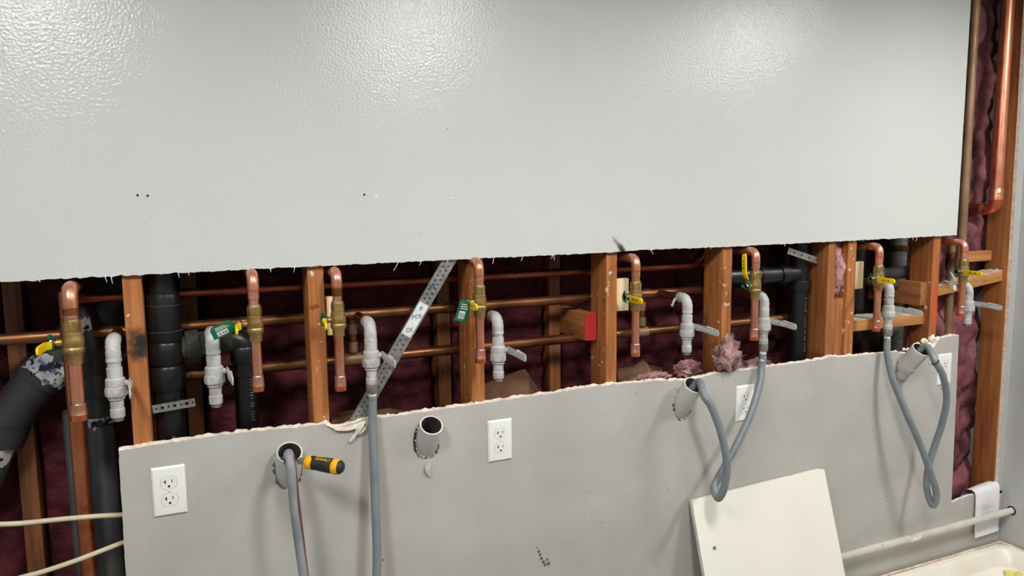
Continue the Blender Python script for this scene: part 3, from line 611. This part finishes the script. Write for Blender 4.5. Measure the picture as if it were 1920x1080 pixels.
# ================================================================== COPPER DROPS
CG = 'copper supply drops with ball valves'
def grip_strip(base, ldir, wdir, ndir, pts, w0, th):
    """bent flat strip: pts (distance along ldir, offset along ndir, half width)"""
    mb = MB(); vs = []; fs = []; n = len(pts)
    for (s, o, hw) in pts:
        q = base+ldir*s+ndir*o
        vs += [q-wdir*hw-ndir*th/2, q+wdir*hw-ndir*th/2, q+wdir*hw+ndir*th/2, q-wdir*hw+ndir*th/2]
    for i in range(n-1):
        for k in range(4): p = i*4+k; r = i*4+(k+1) % 4; fs.append((p, r, r+4, p+4))
    fs += [(3, 2, 1, 0), tuple((n-1)*4+k for k in range(4))]
    return mb.add(vs, fs)
def copper_drop(label, px, pv, py_el, py_val, py_end, Y=-.035, r=.0112, sc=1.0, open_=False, tagc=None, lever_px=None):
    c = P(px, py_val, Y); x = c.x; ztop = P(px, py_el, Y).z; zend = P(px, py_end, Y).z; zv = c.z
    t = thing('copper_supply_drop', label, 'pipe and valve', (x, Y, zend), CG)
    be = .020*sc; hv = .0415*sc
    # stub into the wall and elbow
    MB().tube([(x, Y+be, ztop), (x, .125, ztop)], r, 16).build('wall_stub', M['cu'], t)
    MB().tube([(x, Y+be+.014, ztop)]+arc((x, Y+be, ztop-be), (0, 0, 1), (0, -1, 0), be, 0, 90, 10)+[(x, Y, ztop-be-.014)], r*1.17, 18).build('elbow', M['cu_pink'], t)
    MB().lathe((x, Y, ztop-be-.016), ZU, [(0, r), (.0006, r*1.18), (.003, r*1.2), (.005, r*1.17)], 18, False).build('solder_ring', M['cu_orange'], t)
    MB().tube([(x, Y, ztop-be), (x, Y, zv+hv*.9)], r, 18).build('upper_pipe', M['cu_pink'], t)
    zs = (ztop-be+zv+hv)/2-.01
    MB().lathe((x, Y, zs), ZU, [(0, r), (.0004, r*1.13), (.02, r*1.13), (.0206, r)], 18, False).build('sleeve', M['cu_old'] if px in (137, 634) else M['cu_pink'], t)
    # brass ball valve
    prof = [(-.0415, .0118), (-.0415, .0146), (-.026, .0150), (-.0235, .0162), (-.020, .0188), (-.0125, .0192), (-.010, .0176), (-.008, .0186), (.006, .0186), (.010, .0172), (.0125, .0176), (.016, .0172), (.0185, .0148), (.040, .0146), (.0415, .0138), (.0415, .0118)]
    vb = MB().lathe((x, Y, zv), ZU, [(h*sc, q*sc*.97) for h, q in prof], 22).build('valve_body', M['brass'], t)
    MB().lathe((x, Y, zv+hv), ZU, [(-.0005, r*1.0), (0, r*1.28), (.0025, r*1.12), (.003, r)], 18, False).build('solder_ring', M['solder'], vb)
    for k in range(8):
        an = math.radians(22.5+45*k); MB().box((-.0046*sc, -.0004, -.009*sc), (.0046*sc, .0008, .009*sc), Matrix.Translation((x, Y, zv+.029*sc)) @ Matrix.Rotation(an, 4, 'Z') @ Matrix.Translation((0, .0143*sc, 0))).build('wrench_flat', M['brass'], vb)
    # stem, nut, lever (closed: towards the room; open: up along the pipe)
    sd = -XR; ld, wd = (ZU, YD) if open_ else (-YD, ZU)
    st = MB().lathe((x, Y, zv-.001*sc), sd, [(.012*sc, .0075*sc), (.026*sc, .0072*sc), (.026*sc, .0052*sc), (.036*sc, .0052*sc)], 14).build('stem', M['brass'], t)
    MB().lathe((x, Y, zv-.001*sc), sd, [(.031*sc, .0070*sc), (.036*sc, .0070*sc)], 6).build('hex_nut', M['steel'], st)
    hb = V((x, Y, zv-.001*sc))+sd*.029*sc
    lv = grip_strip(hb, ld, wd, sd, [(-.010, 0, .009), (.010, 0, .009), (.020, .002, .0075), (.030, .009, .0065), (.040, .012, .006)], 0, .0022).build('lever', M['steel'], t)
    gp = [(.022, .0035, .0055), (.024, .0045, .0078), (.032, .0105, .0083), (.045, .0135, .0086), (.070, .015, .0088), (.088, .0155, .0088), (.094, .0155, .0078), (.098, .0155, .0055), (.0995, .0155, .003)]
    gr = grip_strip(hb, ld, wd, sd, gp, 0, .0052).build('grip', M['yellow'], t, bevel=.0012)
    for s, ww in ((.056, .003), (.066, .0016), (.076, .003)):
        q = hb+ld*s+sd*(.0145+.0030)
        MB().add([q+ld*(dl)+wd*dw+sd*dn for dn in (0, .0004) for dl, dw in ((-ww, .003), (ww, .003), (ww*.3, -.0032), (-ww*.3, -.0032))], [(0, 1, 2, 3), (7, 6, 5, 4), (0, 4, 5, 1), (1, 5, 6, 2), (2, 6, 7, 3), (3, 7, 4, 0)]).build('printed_mark', M['ink'], gr, flat=True)
    # green paper tag
    if tagc:
        pc_, uu, vv, tw, thh = tagc
        def tf(p, q, d): return V(pc_)+V(uu)*p+V(vv)*q+V((0, -1, 0))*(-d+.006*math.sin(q*40))
        out = [(-tw/2, -thh/2), (tw/2, -thh/2), (tw/2, thh/2-.006), (tw/2-.006, thh/2), (-tw/2+.006, thh/2), (-tw/2, thh/2-.006)]
        g = MB().plate(out, [], tf, .0008).build('hang_tag', M['green'], t, flat=True)
        MB().plate([(-tw*.30, -thh*.38), (tw*.18, -thh*.38), (tw*.18, -thh*.02), (-tw*.30, -thh*.02)], [], lambda p, q, d: tf(p, q, d-.0012), .0006).build('barcode_patch', M['white_card'], g, flat=True)
        for k in range(6): MB().plate([(-tw*.26+k*tw*.07, -thh*.34), (-tw*.26+k*tw*.07+tw*(.02+.015*(k % 2)), -thh*.34), (-tw*.26+k*tw*.07+tw*(.02+.015*(k % 2)), -thh*.1), (-tw*.26+k*tw*.07, -thh*.1)], [], lambda p, q, d: tf(p, q, d-.0018), .0003).build('barcode_bar', M['ink'], g, flat=True)
        for k in range(3): MB().plate([(-tw*.3, thh*(.08+.1*k)), (tw*(.3-.08*k), thh*(.08+.1*k)), (tw*(.3-.08*k), thh*(.12+.1*k)), (-tw*.3, thh*(.12+.1*k))], [], lambda p, q, d: tf(p, q, d-.0012), .0005).build('print_line', M['white_card'], g, flat=True)
    else:   # only a folded scrap of green card is left behind the lever hub
        q = hb+sd*.006+ld*.004; vs = []
        g = ribbon(smooth([q+wd*.014+sd*.004, q+wd*.012-ld*.008, q-wd*.002-ld*.012, q-wd*.013-ld*.004, q-wd*.015+ld*.012], 3), .005, .0006).build('tag_scrap', M['green'], t)
    # lower pipe and end fitting
    MB().tube([(x, Y, zv-hv*.9), (x, Y, zend+.02)], r, 18).build('lower_pipe', M['cu'], t)
    e = MB().lathe((x, Y, zend), ZU, [(0, r*.9), (0, r*1.19), (.011, r*1.22), (.0125, r*1.28), (.015, r*1.22), (.024, r*1.17), (.034, r*1.19), (.035, r)], 18).build('end_coupling', M['cu_pink'], t)
    MB().lathe((x, Y, zend-.0005), ZU, [(0, r*.9), (0, r*1.2), (.0105, r*1.235), (.011, r*1.2)], 18).build('end_ring', M['cu'] if px == 1192 else M['cu_orange'], e)
    MB().lathe((x, Y, zend+.034), ZU, [(0, r*1.0), (.0003, r*1.2), (.002, r*1.12), (.003, r)], 18, False).build('solder_ring', M['solder'], e)
    return t
d2 = (P(418, 618, -.085), (.93, 0, .37), (-.37, 0, .93), .050, .029)
d4 = (P(869, 583, -.08), (.97, 0, -.24), (.24, 0, .97), .033, .054)
copper_drop('fat copper drop at far left with a yellow lever pointing left', 137, 0, 543, 640, 788, r=.0136, sc=1.14)
copper_drop('copper drop with a large green tag tilted over the painted valve beside it', 478, 0, 516, 606, 733, tagc=d2)
copper_drop('copper drop right of the stud left of the steel brace, pale block behind its valve', 634, 0, 512, 598, 732)
copper_drop('copper drop in front of a stud, green tag hanging from its small yellow lever', 899, 0, 493, 565, 680, tagc=d4)
copper_drop('copper drop just right of the stud beside the red-ended beam, untagged', 1192, 0, 485, 555, 667)
copper_drop('copper drop whose yellow lever points straight up', 1416, 0, 472, 535, 637, open_=True)
copper_drop('copper drop in front of the dusty horizontal block, yellow lever pointing right', 1647, 0, 463, 521, 620)
copper_drop('rightmost copper drop, yellow lever over the sloping dusty block', 1806, 0, 455, 508, 592, Y=-.045)
# ================================================================== WHITE PAINTED VALVES
WG = 'white-painted boiler valves'
def white_valve(label, px, py_el, py_body, Y=-.02, nut=False, stub=.115):
    c = P(px, py_body, Y); x, z = c.x, c.z; zt = P(px, py_el, Y).z; r = .0136
    t = thing('painted_valve', label, 'valve', (x, Y, z-.072), WG)
    be = .022
    MB().tube([(x, Y+be, zt), (x, stub, zt)], r*.9, 16).build('wall_stub', M['cu_old'], t)
    el = [(x, Y+be+.016, zt)]+arc((x, Y+be, zt-be), (0, 0, 1), (0, -1, 0), be, 0, 90, 10)+[(x, Y, zt-be-.02)]
    MB().tube(el, [r*1.12]+[r*1.1+.0006*math.sin(i*2.1) for i in range(len(el)-2)]+[r*1.06], 18).build('elbow', M['wvalve'], t)
    MB().tube([(x, Y, zt-be-.015), (x, Y, z+.015)], r, 18).build('pipe', M['wvalve'], t)
    MB().lathe((x, Y, z), ZU, [(.018, r), (.0185, r*1.13), (.040, r*1.16), (.043, r*1.13), (.0435, r)], 18).build('collar', M['wvalve'], t)
    b = MB().lathe((x, Y, z), ZU, [(-.048, .0132), (-.0275, .0136), (-.027, .0166), (-.0205, .0172), (-.0195, .0206), (-.001, .0212), (.0005, .0196), (.003, .0202), (.017, .0196), (.0205, .0164), (.0205, .012)], 20).build('valve_body', M['wvalve'], t)
    MB().lathe((x, Y, z), ZU, [(-.0192, .0205), (-.0186, .0222), (-.0045, .0226), (-.0032, .0205)], 8).build('hex_ring', M['wvalve'], t, bevel=.0008)
    MB().lathe((x, Y, zt-be-.021), ZU, [(0, r), (.0005, r*1.15), (.006, r*1.17), (.0085, r*1.08)], 18).build('elbow_lip', M['wvalve'], t)
    MB().lathe((x, Y, z), ZU, [(-.067, .0138), (-.065, .0147), (-.049, .0149), (-.047, .0134)], 18).build('outlet_collar', M['wvalve'], t)
    MB().lathe((x, Y, z), ZU, [(-.075, .0095), (-.075, .0112), (-.0735, .0118), (-.072, .0112), (-.0705, .0118), (-.069, .0112), (-.066, .0116)], 18).build('outlet_thread', M['thread'], t)
    st = MB().lathe((x, Y, z+.006), XR, [(.014, .0075), (.024, .0070), (.024, .005), (.032, .005)], 12).build('stem', M['wvalve'], t)
    hb = V((x+.0265, Y, z+.006)); n = 10
    hole = [(.034+.0028*math.cos(-2*math.pi*k/n), .0028*math.sin(-2*math.pi*k/n)) for k in range(n)]
    out = [(-.010, -.008), (.0, -.0095), (.05, -.0085), (.052, -.0098), (.094, -.0098), (.100, -.007), (.102, 0), (.100, .007), (.094, .0098), (.052, .0098), (.05, .0085), (0, .0095), (-.01, .008)]
    fl = lambda p, q, d: hb+V((0, -p, q-.10*max(0, p-.05)))+XR*(d+(.006 if p > .051 else 0.0))
    MB().plate(out, [hole], fl, .0026).build('lever', M['wvalve'], t, flat=True)
    return t, V((x, Y, z-.072))
W_ = []
W_.append(white_valve('white-painted valve left of the scorched stud', 217, 641, 725))
W_.append(white_valve('white-painted valve with the green tag of its neighbour touching its elbow', 402, 628, 702, stub=.055))
W_.append(white_valve('white-painted valve beside the steel brace, grey hose screwed on below', 696, 607, 672))
W_.append(white_valve('white-painted valve with an open end right of the green-tagged stud drop', 934, 596, 662))
W_.append(white_valve('white-painted valve with blobby elbow in the bay right of the red-ended beam', 1288, 560, 618))
W_.append(white_valve('white-painted valve tucked right of the drop with the upright lever, hose below', 1432, 556, 607, Y=-.015))
W_.append(white_valve('white-painted valve in front of the dusty horizontal block, feeding the looped hose', 1666, 533, 583))
W_.append(white_valve('white-painted valve half hidden behind the rightmost copper drop', 1815, 536, 573, Y=-.008, stub=.03))
MB().tube(smooth([P(1266, 560, .015), P(1263, 566, .012), P(1261, 571, .012), P(1259, 574, .012)], 3), [.004]*4+[.0032]*3+[.0048, .006, .004], 10).build('paint_drip', M['wvalve'], W_[4][0])
tag(ribbon(smooth([P(1784, 512, .02), P(1788, 522, 0), P(1785, 535, .0), P(1792, 541, .0)], 4), .010, .0006).build('torn_white_tag', M['white_card']), 'crumpled white paper tag hanging left of the rightmost copper drop', 'paper tag')
# ================================================================== HOSES
HG = 'grey washer hoses'
def hose(name, label, pts, r=.0112, material='hose', nut_at=None, ferrule=None, extra=None, group=HG):
    pts = [V(p) for p in pts]; t = thing(name, label, 'hose', pts[0], group)
    MB().tube(smooth(pts, 10), r, 16).build('hose_body', M[material], t)
    if nut_at is not None:
        q = V(nut_at); mbn = MB().lathe(q, -ZU, [(-.010, .0128), (-.010, .0150), (-.007, .0156), (.010, .0156), (.013, .0140), (.014, .0100)], 12); mbn.build('coupling_nut', M['nut'], t)
        d = (pts[1]-pts[0]).normalized(); f1, f2 = ferrule
        MB().tube([q-ZU*.008, pts[0], pts[0].lerp(pts[1], .5)], .0105, 14).build('ferrule', M['ferrule'], t)
        MB().lathe(pts[0]-ZU*f1, -ZU, [(0, .0118), (.001, .0126), (f2, .0126), (f2+.001, .0118)], 16).build('crimp_band', M['chrome'], t)
    return t
n3 = W_[2][1]; n6 = W_[5][1]; n7 = W_[6][1]
hose('water_hose', 'straight grey hose hanging from the valve beside the steel brace', [n3-ZU*.022, P(698.5, 790, -.024), P(701, 860, -.036), P(704, 950, -.052), P(707, 1030, -.065), P(706, 1090, -.075), P(700, 1200, -.09), P(690, 1330, -.11), P(700, 1420, -.15)], nut_at=n3, ferrule=(.004, .004))
m3 = P(*STUBS[2]); m4 = P(*STUBS[3]); m1 = P(*STUBS[0])
hose('water_hose', 'grey hose looping over the outlet from its valve down and back into a drain stub', [n6-ZU*.024, P(1428, 690, -.018), P(1424, 722, -.034), P(1406, 780, -.055), P(1378, 840, -.068), P(1350, 890, -.076), P(1339, 914, -.085), P(1347, 934, -.115), P(1359, 910, -.135), P(1362.5, 866, -.14), P(1353, 815, -.135), P(1335, 765, -.12), P(1320, 742, -.105), m3+AX*.012+XR*.012, m3-AX*.04, m3-AX*.10], nut_at=n6, ferrule=(.008, .012))
hose('water_hose', 'grey hose crossing itself in a long loop into the rightmost drain stub', [n7-ZU*.024, P(1664, 665, -.03), P(1675, 714, -.055), P(1700, 775, -.085), P(1724, 830, -.105), P(1744, 884, -.115), P(1756, 926, -.115), P(1749, 948, -.105), P(1738, 918, -.085), P(1740, 880, -.075), P(1752, 838, -.08), P(1768, 788, -.10), P(1775, 745, -.115), P(1768, 705, -.125), P(1754, 679, -.118), m4+AX*.012+XR*.016, m4-AX*.04, m4-AX*.09], nut_at=n7, ferrule=(.003, .004))
h1 = hose('drain_hose', 'grey drain hose bent out of the leftmost drain stub, dark wire beside it', [m1-AX*.08, m1-AX*.02, P(541, 853, -.085), P(546, 885, -.112), P(552, 945, -.118), P(560, 1010, -.12), P(570, 1080, -.125), P(584, 1180, -.13), P(600, 1300, -.15), P(615, 1400, -.2)], r=.0112, material='hose_dirty')
MB().lathe(P(543, 866, -.100), (P(546, 885, -.112)-P(541, 853, -.085)), [(-.008, .0118), (-.008, .0128), (.002, .0130), (.004, .0118)], 16).build('clip_ring', M['clamp'], h1)
MB().lathe(P(1754, 679, -.118), (P(1740, 664, -.105)-P(1754, 679, -.118)), [(-.003, .0118), (-.003, .0132), (.003, .0132), (.003, .0118)], 16).build('clip_ring', M['clamp'], COL.objects.get('water_hose.002'))
tag(MB().tube(smooth([m1-AX*.03+XR*.014, P(549, 853, -.09), P(554, 885, -.115), P(560, 945, -.125), P(568, 1010, -.125), P(576, 1080, -.13), P(590, 1180, -.135), P(606, 1300, -.15)], 8), .0034, 8).build('red_wire', M['redwire']), 'thin dark red wire running down beside the drain hose', 'wire')
tag(MB().tube(smooth([P(1741, 670, -.09), P(1740, 678, -.06), P(1742, 684, -.05), P(1748, 685, -.05), P(1752, 681, -.07), P(1755, 676, -.09)], 6), .0008, 6).build('wire_loop', M['steel']), 'tiny loop of thin wire under the hose at the rightmost drain stub', 'wire')
# ================================================================== DRAIN STUBS
for i, ((px, py, Y), l) in enumerate(zip(STUBS, ['grey drain stub with the screwdriver and hose in its mouth', 'empty grey drain stub with a dark open mouth', 'grey drain stub receiving the hose beside the half-covered outlet', 'grey drain stub under the broken plaster near the right end'])):
    m = P(px, py, Y); t = thing('drain_stub', l, 'drain pipe', m-AX*.06, 'painted drain stubs'); ln = .13
    ri = SR-.0042
    MB().lathe(m, AX, [(-ln, ri), (-ln, SR), (-.001, SR), (0, SR-.0006)], 32, False).build('pipe', M['pvc'], t)
    MB().lathe(m, AX, [(0, SR-.0006), (.0006, SR-.0016), (.0006, ri+.0006), (0, ri)], 32, False).build('rim', M['pvc_rim'], t)
    MB().lathe(m, AX, [(-ln, ri), (0, ri)], 32, False).build('bore', M['pvc_in'], t)
    if i == 3:
        MB().lathe(m-AX*.075, AX, [(-.02, SR), (-.02, SR*1.1), (.0, SR*1.12), (.002, SR)], 32, False).build('socket_collar', M['pvc'], t)
    # crumbs of old sealant round the base
    c = m+AX*((.0-m.y)/AX.y)
    for k in range(16):
        a_ = math.radians(150+240*k/15 if i != 1 else 140+200*k/15)
        if i == 3 and k % 2: continue
        q = V((c.x+math.cos(a_)*SR*1.12, -.001, c.z+math.sin(a_)*SR/math.sin(TILT)*1.06))
        if i == 3: q.z = max(q.z, c.z-.045)
        rock(q, random.uniform(.0025, .0055), 1, k+i*20, (1, .5, 1.3)).build('sealant_crumb', M['dark_gap'] if random.random() < .45 else M['pvc'], t, flat=True)
# ================================================================== SCREWDRIVER
A_ = P(573, 866, -.085); B_ = P(643, 877, -.150); ax = (B_-A_).normalized(); L = (B_-A_).length
t = thing('screwdriver', 'yellow and black screwdriver handle sticking out of the leftmost drain stub', 'screwdriver', A_)
MB().lathe(A_, ax, [(-.075, .0035), (.005, .0035)], 12).build('shaft', M['steel'], t)
MB().lathe(A_, ax, [(-.018, .0045), (-.016, .0075), (-.004, .0080), (-.002, .005)], 14).build('bolster', M['galv'], t)
k = L/.110
MB().lathe(A_, ax, [(-.003*k, .006), (.0, .0115), (.006*k, .0158), (.016*k, .0168), (.026*k, .0150), (.034*k, .0142)], 24).build('collar', M['tool_y'], t)
gp = MB().lathe(A_, ax, [(.022*k, .0135), (.025*k, .0158), (.034*k, .0152), (.050*k, .0162), (.070*k, .0172), (.084*k, .0170)], 24).build('grip', M['tool_k'], t)
MB().lathe(A_, ax, [(.082*k, .0165), (.084*k, .0178), (.093*k, .0182), (.100*k, .0172)], 24).build('end_band', M['tool_y'], t)
MB().lathe(A_, ax, [(.098*k, .0160), (.104*k, .0148), (.109*k, .0110), (.111*k, .0040)], 24).build('end_cap', M['tool_k'], t)
MB().lathe(A_+ZU*.006, ax, [(.010*k, .004), (.012*k, .0105), (.024*k, .0108), (.03*k, .009)], 16).build('thumb_pad', M['tool_k'], t)
up = (ZU-ax*ax.z).normalized(); sd_ = ax.cross(up); fd = (up*.80-sd_*.60*(1 if sd_.y > 0 else -1)); fd = (up*.78+(V((0, -1, 0))-ax*V((0, -1, 0)).dot(ax)).normalized()*.45).normalized(); tv = fd.cross(ax); tv = tv if tv.z > 0 else -tv
text_part('brand_lettering', 'DEWALT', .0098, lambda a, b, c_: A_+ax*(.057*k+a)+fd*(.0166+c_+.0006)+tv*b, M['tool_y'], gp)
# ================================================================== OUTLETS
def rrect(w, h, r, n=5):
    return [(sx*(w/2-r)+r*math.cos(a), sy*(h/2-r)+r*math.sin(a)) for sx, sy, a0 in ((1, -1, -90), (1, 1, 0), (-1, 1, 90), (-1, -1, 180)) for a in [math.radians(a0+90*i/n) for i in range(n+1)]]
def outlet(px, py, label):
    c = P(px, py, 0); t = thing('wall_outlet', label, 'outlet', (c.x, 0, c.z), 'duplex wall outlets'); w, h = .0700, .1145
    vs = []; fr2 = [(w/2, h/2, 0), (w/2, h/2, -.0015), (w/2-.004, h/2-.004, -.0052)]
    for a, b, y in fr2: vs += [c+V((sx*a, y, sz*b)) for sx, sz in ((-1, -1), (1, -1), (1, 1), (-1, 1))]
    fs = [(0, 1, 2, 3), (11, 10, 9, 8)]+[(i*4+k_, i*4+(k_+1) % 4, (i+1)*4+(k_+1) % 4, (i+1)*4+k_) for i in range(2) for k_ in range(4)]
    MB().add(vs, fs).build('cover_plate', M['plate'], t, bevel=.0006, angle=20)
    for s in (1, -1):
        cc = c+V((0, 0, s*.0195))
        poly = [(x_, max(-.0142, min(.0142, y_))) for x_, y_ in [(.0172*math.cos(a), .0172*math.sin(a)) for a in [2*math.pi*i/32 for i in range(32)]]]
        g = lambda y0: (lambda a, b, d: cc+V((a, y0-d, b)))
        MB().plate([(x_*1.05, y_*1.05) for x_, y_ in poly], [], g(-.0040), .0013).build('receptacle_seam', M['groove'], t, flat=True)
        rc = MB().plate(poly, [], g(-.0045), .0016).build('receptacle', M['recep'], t, flat=True)
        sl = lambda x0, x1, z0, z1: MB().box(cc+V((x0, -.0063, z0)), cc+V((x1, -.0050, z1))).build('slot', M['slot'], rc)
        sl(-.0078, -.0056, -.0012, .0075); sl(.0056, .0074, .0, .0075); sl(-.0108, -.0070, .0022, .0042)
        MB().lathe(cc+V((.0002, -.0050, -.0078)), -YD, [(0, .0027), (.0013, .0027)], 12).build('ground_hole', M['slot'], rc)
    sc_ = MB().lathe(c+V((0, -.005, 0)), -YD, [(0, .0030), (.0008, .0028), (.0012, .0016)], 12).build('cover_screw', M['plate'], t)
    MB().box(c+V((-.0022, -.0064, -.0004)), c+V((.0022, -.0061, .0004)), None).build('screw_slot', M['slot'], sc_)
outlet(317.5, 919.5, 'white duplex outlet near the left end of the lower drywall')
outlet(937, 825, 'white duplex outlet right of the empty drain stub')
outlet(1396, 755, 'white duplex outlet partly crossed by a hose')
outlet(1770, 692, 'white duplex outlet behind the hose at the right edge of the lower drywall')
# ================================================================== CABLES, BOARD, CONDUIT, PAPER, BASIN
tag(MB().tube(smooth([P(-120, 975, .0), P(-40, 982, .0), P(30, 982, .0), P(110, 974, .005), P(180, 968, .012), P(235, 965, .03), P(300, 962, .045), P(330, 960, .05)], 6), .0055, 12).build('cream_cable', M['cable']), 'cream electrical cable, upper of two crossing in front of the big copper riser', 'cable', 'cream electrical cables')
tag(MB().tube(smooth([P(-60, 1120, .0), P(20, 1089, .0), P(80, 1072, .0), P(140, 1052, .005), P(200, 1029, .012), P(240, 1014, .03), P(290, 1000, .045), P(330, 990, .05)], 6), .0055, 12).build('cream_cable', M['cable']), 'cream electrical cable, lower of two, rising from the bottom left corner', 'cable', 'cream electrical cables')
TL = P(1297, 938, -.02); TR = P(1545, 877, -.02); lam = math.radians(15.5)
u = (TR-TL).normalized(); dn = V((0, -math.sin(lam), -math.cos(lam))); dn = (dn-u*dn.dot(u)).normalized(); nb_ = u.cross(dn).normalized(); nb_ = nb_ if nb_.y > 0 else -nb_
wB = (TR-TL).length; hB = (TL.z)/-dn.z
t = thing('leaning_board', 'white laminate board with a drilled hole leaning against the lower drywall', 'board', TL+dn*hB)
hc = P(1339, 1028, -.06); hx_ = (hc-TL).dot(u); hy_ = (hc-TL).dot(dn)
out = [(0, 0), (wB*.93, -.001), (wB*.965, .0), (wB, .006), (wB*1.002, hB*.3), (wB, hB*1.0-.012), (wB*.5, hB-.006), (0, hB-.002)]
MB().plate(out, [[(hx_+.0062*math.cos(a), hy_+.0062*math.sin(a)) for a in [2*math.pi*i/16 for i in range(16)]]], lambda a, b, d: TL+u*a+dn*b+nb_*d, .014, side_mi=1).build('panel', [M['board'], M['board_edge']], t, flat=True)
MB().lathe(TL+u*hx_+dn*hy_-nb_*.0005, nb_, [(0, .0085), (.0006, .0072), (.0006, .0064), (0, .0064)], 18, False).build('chipped_hole_rim', M['board_edge'], t)
MB().lathe(TL+u*hx_+dn*hy_+nb_*.012, nb_, [(0, .0064), (.001, .0064)], 16).build('hole_shadow_backing', M['groove'], t)
cz = P(1898, 957, -.04).z
t = thing('wall_conduit', 'paint-flecked horizontal conduit along the foot of the lower drywall at right', 'conduit', (2.3, -.04, cz))
MB().tube([(1.55, -.04, cz), (XW-.001, -.04, cz)], .0122, 20).build('pipe', M['conduit'], t)
x_ = P(1712, 1008, -.04).x; MB().lathe((x_, -.04, cz), XR, [(-.02, .0122), (-.02, .0138), (.02, .0138), (.02, .0122)], 20).build('coupling', M['conduit'], t)
MB().lathe((XW-.0012, -.04, cz), -XR, [(0, .018), (.001, .0165), (.0012, .0125)], 18, False).build('hole_edge', M['slot'], t)
MB().box((1.75, -.04, cz-.006), (1.77, 0, cz+.006)).build('clip', M['conduit'], t)
# receipt draped over the ledge
a = P(1829, 926, -.006); b = P(1873, 920, -.006); zb2 = P(1826, 1009, -.012).z
rw = b.x-a.x; rows = []
for (y, z) in [(.05, a.z-.03), (.045, a.z-.005), (.028, a.z+.006), (.010, a.z+.009), (-.003, a.z+.004), (-.007, a.z-.012), (-.009, a.z-.05), (-.010, a.z-.10), (-.0105, (a.z+zb2)/2-.03), (-.012, zb2+.03), (-.016, zb2)]: rows.append((y, z))
vs = []; fs = []
for d in (0, .0005):
    for i, (y, z) in enumerate(rows):
        for k_ in range(5): vs.append((a.x+rw*k_/4, y+d-(.0012*math.sin(k_*1.5+i*.4)), z+d*.5+.012*(k_/4)*(1 if i < 6 else .5)))
n5 = len(rows)*5
for i in range(len(rows)-1):
    for k_ in range(4): p = i*5+k_; fs += [(p, p+1, p+6, p+5), (n5+p+5, n5+p+6, n5+p+1, n5+p)]
t = thing('paper_slip', 'curled white paper slip hanging over the cut ledge behind the conduit', 'paper', (a.x, -.01, zb2))
MB().add(vs, fs).build('sheet', M['paper'], t, angle=60)
for k_ in range(5):
    z = a.z-.05-.011*k_; MB().box((a.x+rw*.30, -.0128, z), (a.x+rw*(.62+.12*(k_ % 2)), -.0124, z+.0022)).build('faded_print_line', M['faint'], t)
# basin in the corner
zr = .25; xb0, xb1, yb0, yb1 = 1.98, XW-.012, -.66, -.016; fl_ = .155
t = thing('mop_basin', 'white stained basin set in the corner below the conduit', 'basin', ((xb0+xb1)/2, (yb0+yb1)/2, 0))
def ring(inset, z, r): return [V(((xb0+xb1)/2+p, (yb0+yb1)/2+q, z)) for p, q in rrect(xb1-xb0-2*inset, yb1-yb0-2*inset, r, 6)]
secs = [ring(.02, 0, .03), ring(0, zr-.02, .03), ring(0, zr-.004, .03), ring(.004, zr, .03), ring(.026, zr, .035), ring(.032, zr-.006, .04), ring(.045, zr-.06, .05), ring(.07, fl_+.02, .06), ring(.10, fl_, .05)]
vs = [v_ for s_ in secs for v_ in s_]; n = len(secs[0]); fs = [tuple(range(n-1, -1, -1)), tuple((len(secs)-1)*n+k_ for k_ in range(n))]
for i in range(len(secs)-1):
    for k_ in range(n): p = i*n+k_; q = i*n+(k_+1) % n; fs.append((p, q, q+n, p+n))
MB().add(vs, fs).build('bowl', M['tub'], t, angle=40)
MB().lathe((2.4, -.35, fl_), ZU, [(0, .035), (.002, .035), (.003, .028), (.001, .0)], 20).build('drain_ring', M['steel'], t)
M['grime'] = mat('grimy_sealant', C(196, 160, 136), C(226, 212, 196), 30, .8, bump=(90, .5))
gl = smooth([(xb0+.02, yb1+.001, zr+.001), (2.3, yb1+.002, zr+.002), (2.6, yb1+.001, zr+.001), (xb1-.03, yb1+.001, zr+.001), (xb1-.006, yb1-.012, zr), (xb1+.001, yb1-.05, zr), (xb1+.001, yb0+.03, zr)], 14)
MB().tube(gl, [.0045+.0022*noise.noise(V(p)*30) for p in gl], 8).build('grimy_sealant', M['grime'], t)
def rayz(px, py, z): r_ = ROT @ V((px-960, -(py-540), -F)); return CAMPOS+r_*((z-ZC)/r_.z)
sp = rock((2.70, -.172, fl_+.042), .056, 3, 5, (1.1, .8, .75)).build('sponge', M['sponge']); tag(sp, 'yellowish sponge lying inside the white basin', 'sponge')
# ================================================================== CEILING LIGHTS (overhead, out of frame)
M['lamp'] = mat('lamp_diffuser', C(255, 250, 240), None, rough=.5, emit=((1.0, .985, .945, 1), LAMP_POWER))
for i, (x, y) in enumerate(LAMPS):
    t = thing('ceiling_light', ['oblong ceiling light panel over the left end', 'oblong ceiling light panel over the middle', 'oblong ceiling light panel over the right end', 'oblong ceiling light panel behind, left', 'oblong ceiling light panel behind, middle', 'oblong ceiling light panel behind, right'][i], 'ceiling light', (x, y, CEIL), 'ceiling lights')
    hw, hy = .11, .24
    for a0, b0, a1, b1 in ((-hw-.02, -hy-.02, hw+.02, -hy), (-hw-.02, hy, hw+.02, hy+.02), (-hw-.02, -hy, -hw, hy), (hw, -hy, hw+.02, hy)):
        MB().box((x+a0, y+b0, CEIL-.03), (x+a1, y+b1, CEIL)).build('frame_rail', M['plate'], t)
    MB().box((x-hw, y-hy, CEIL-.02), (x+hw, y+hy, CEIL-.001)).build('diffuser', M['lamp'], t)
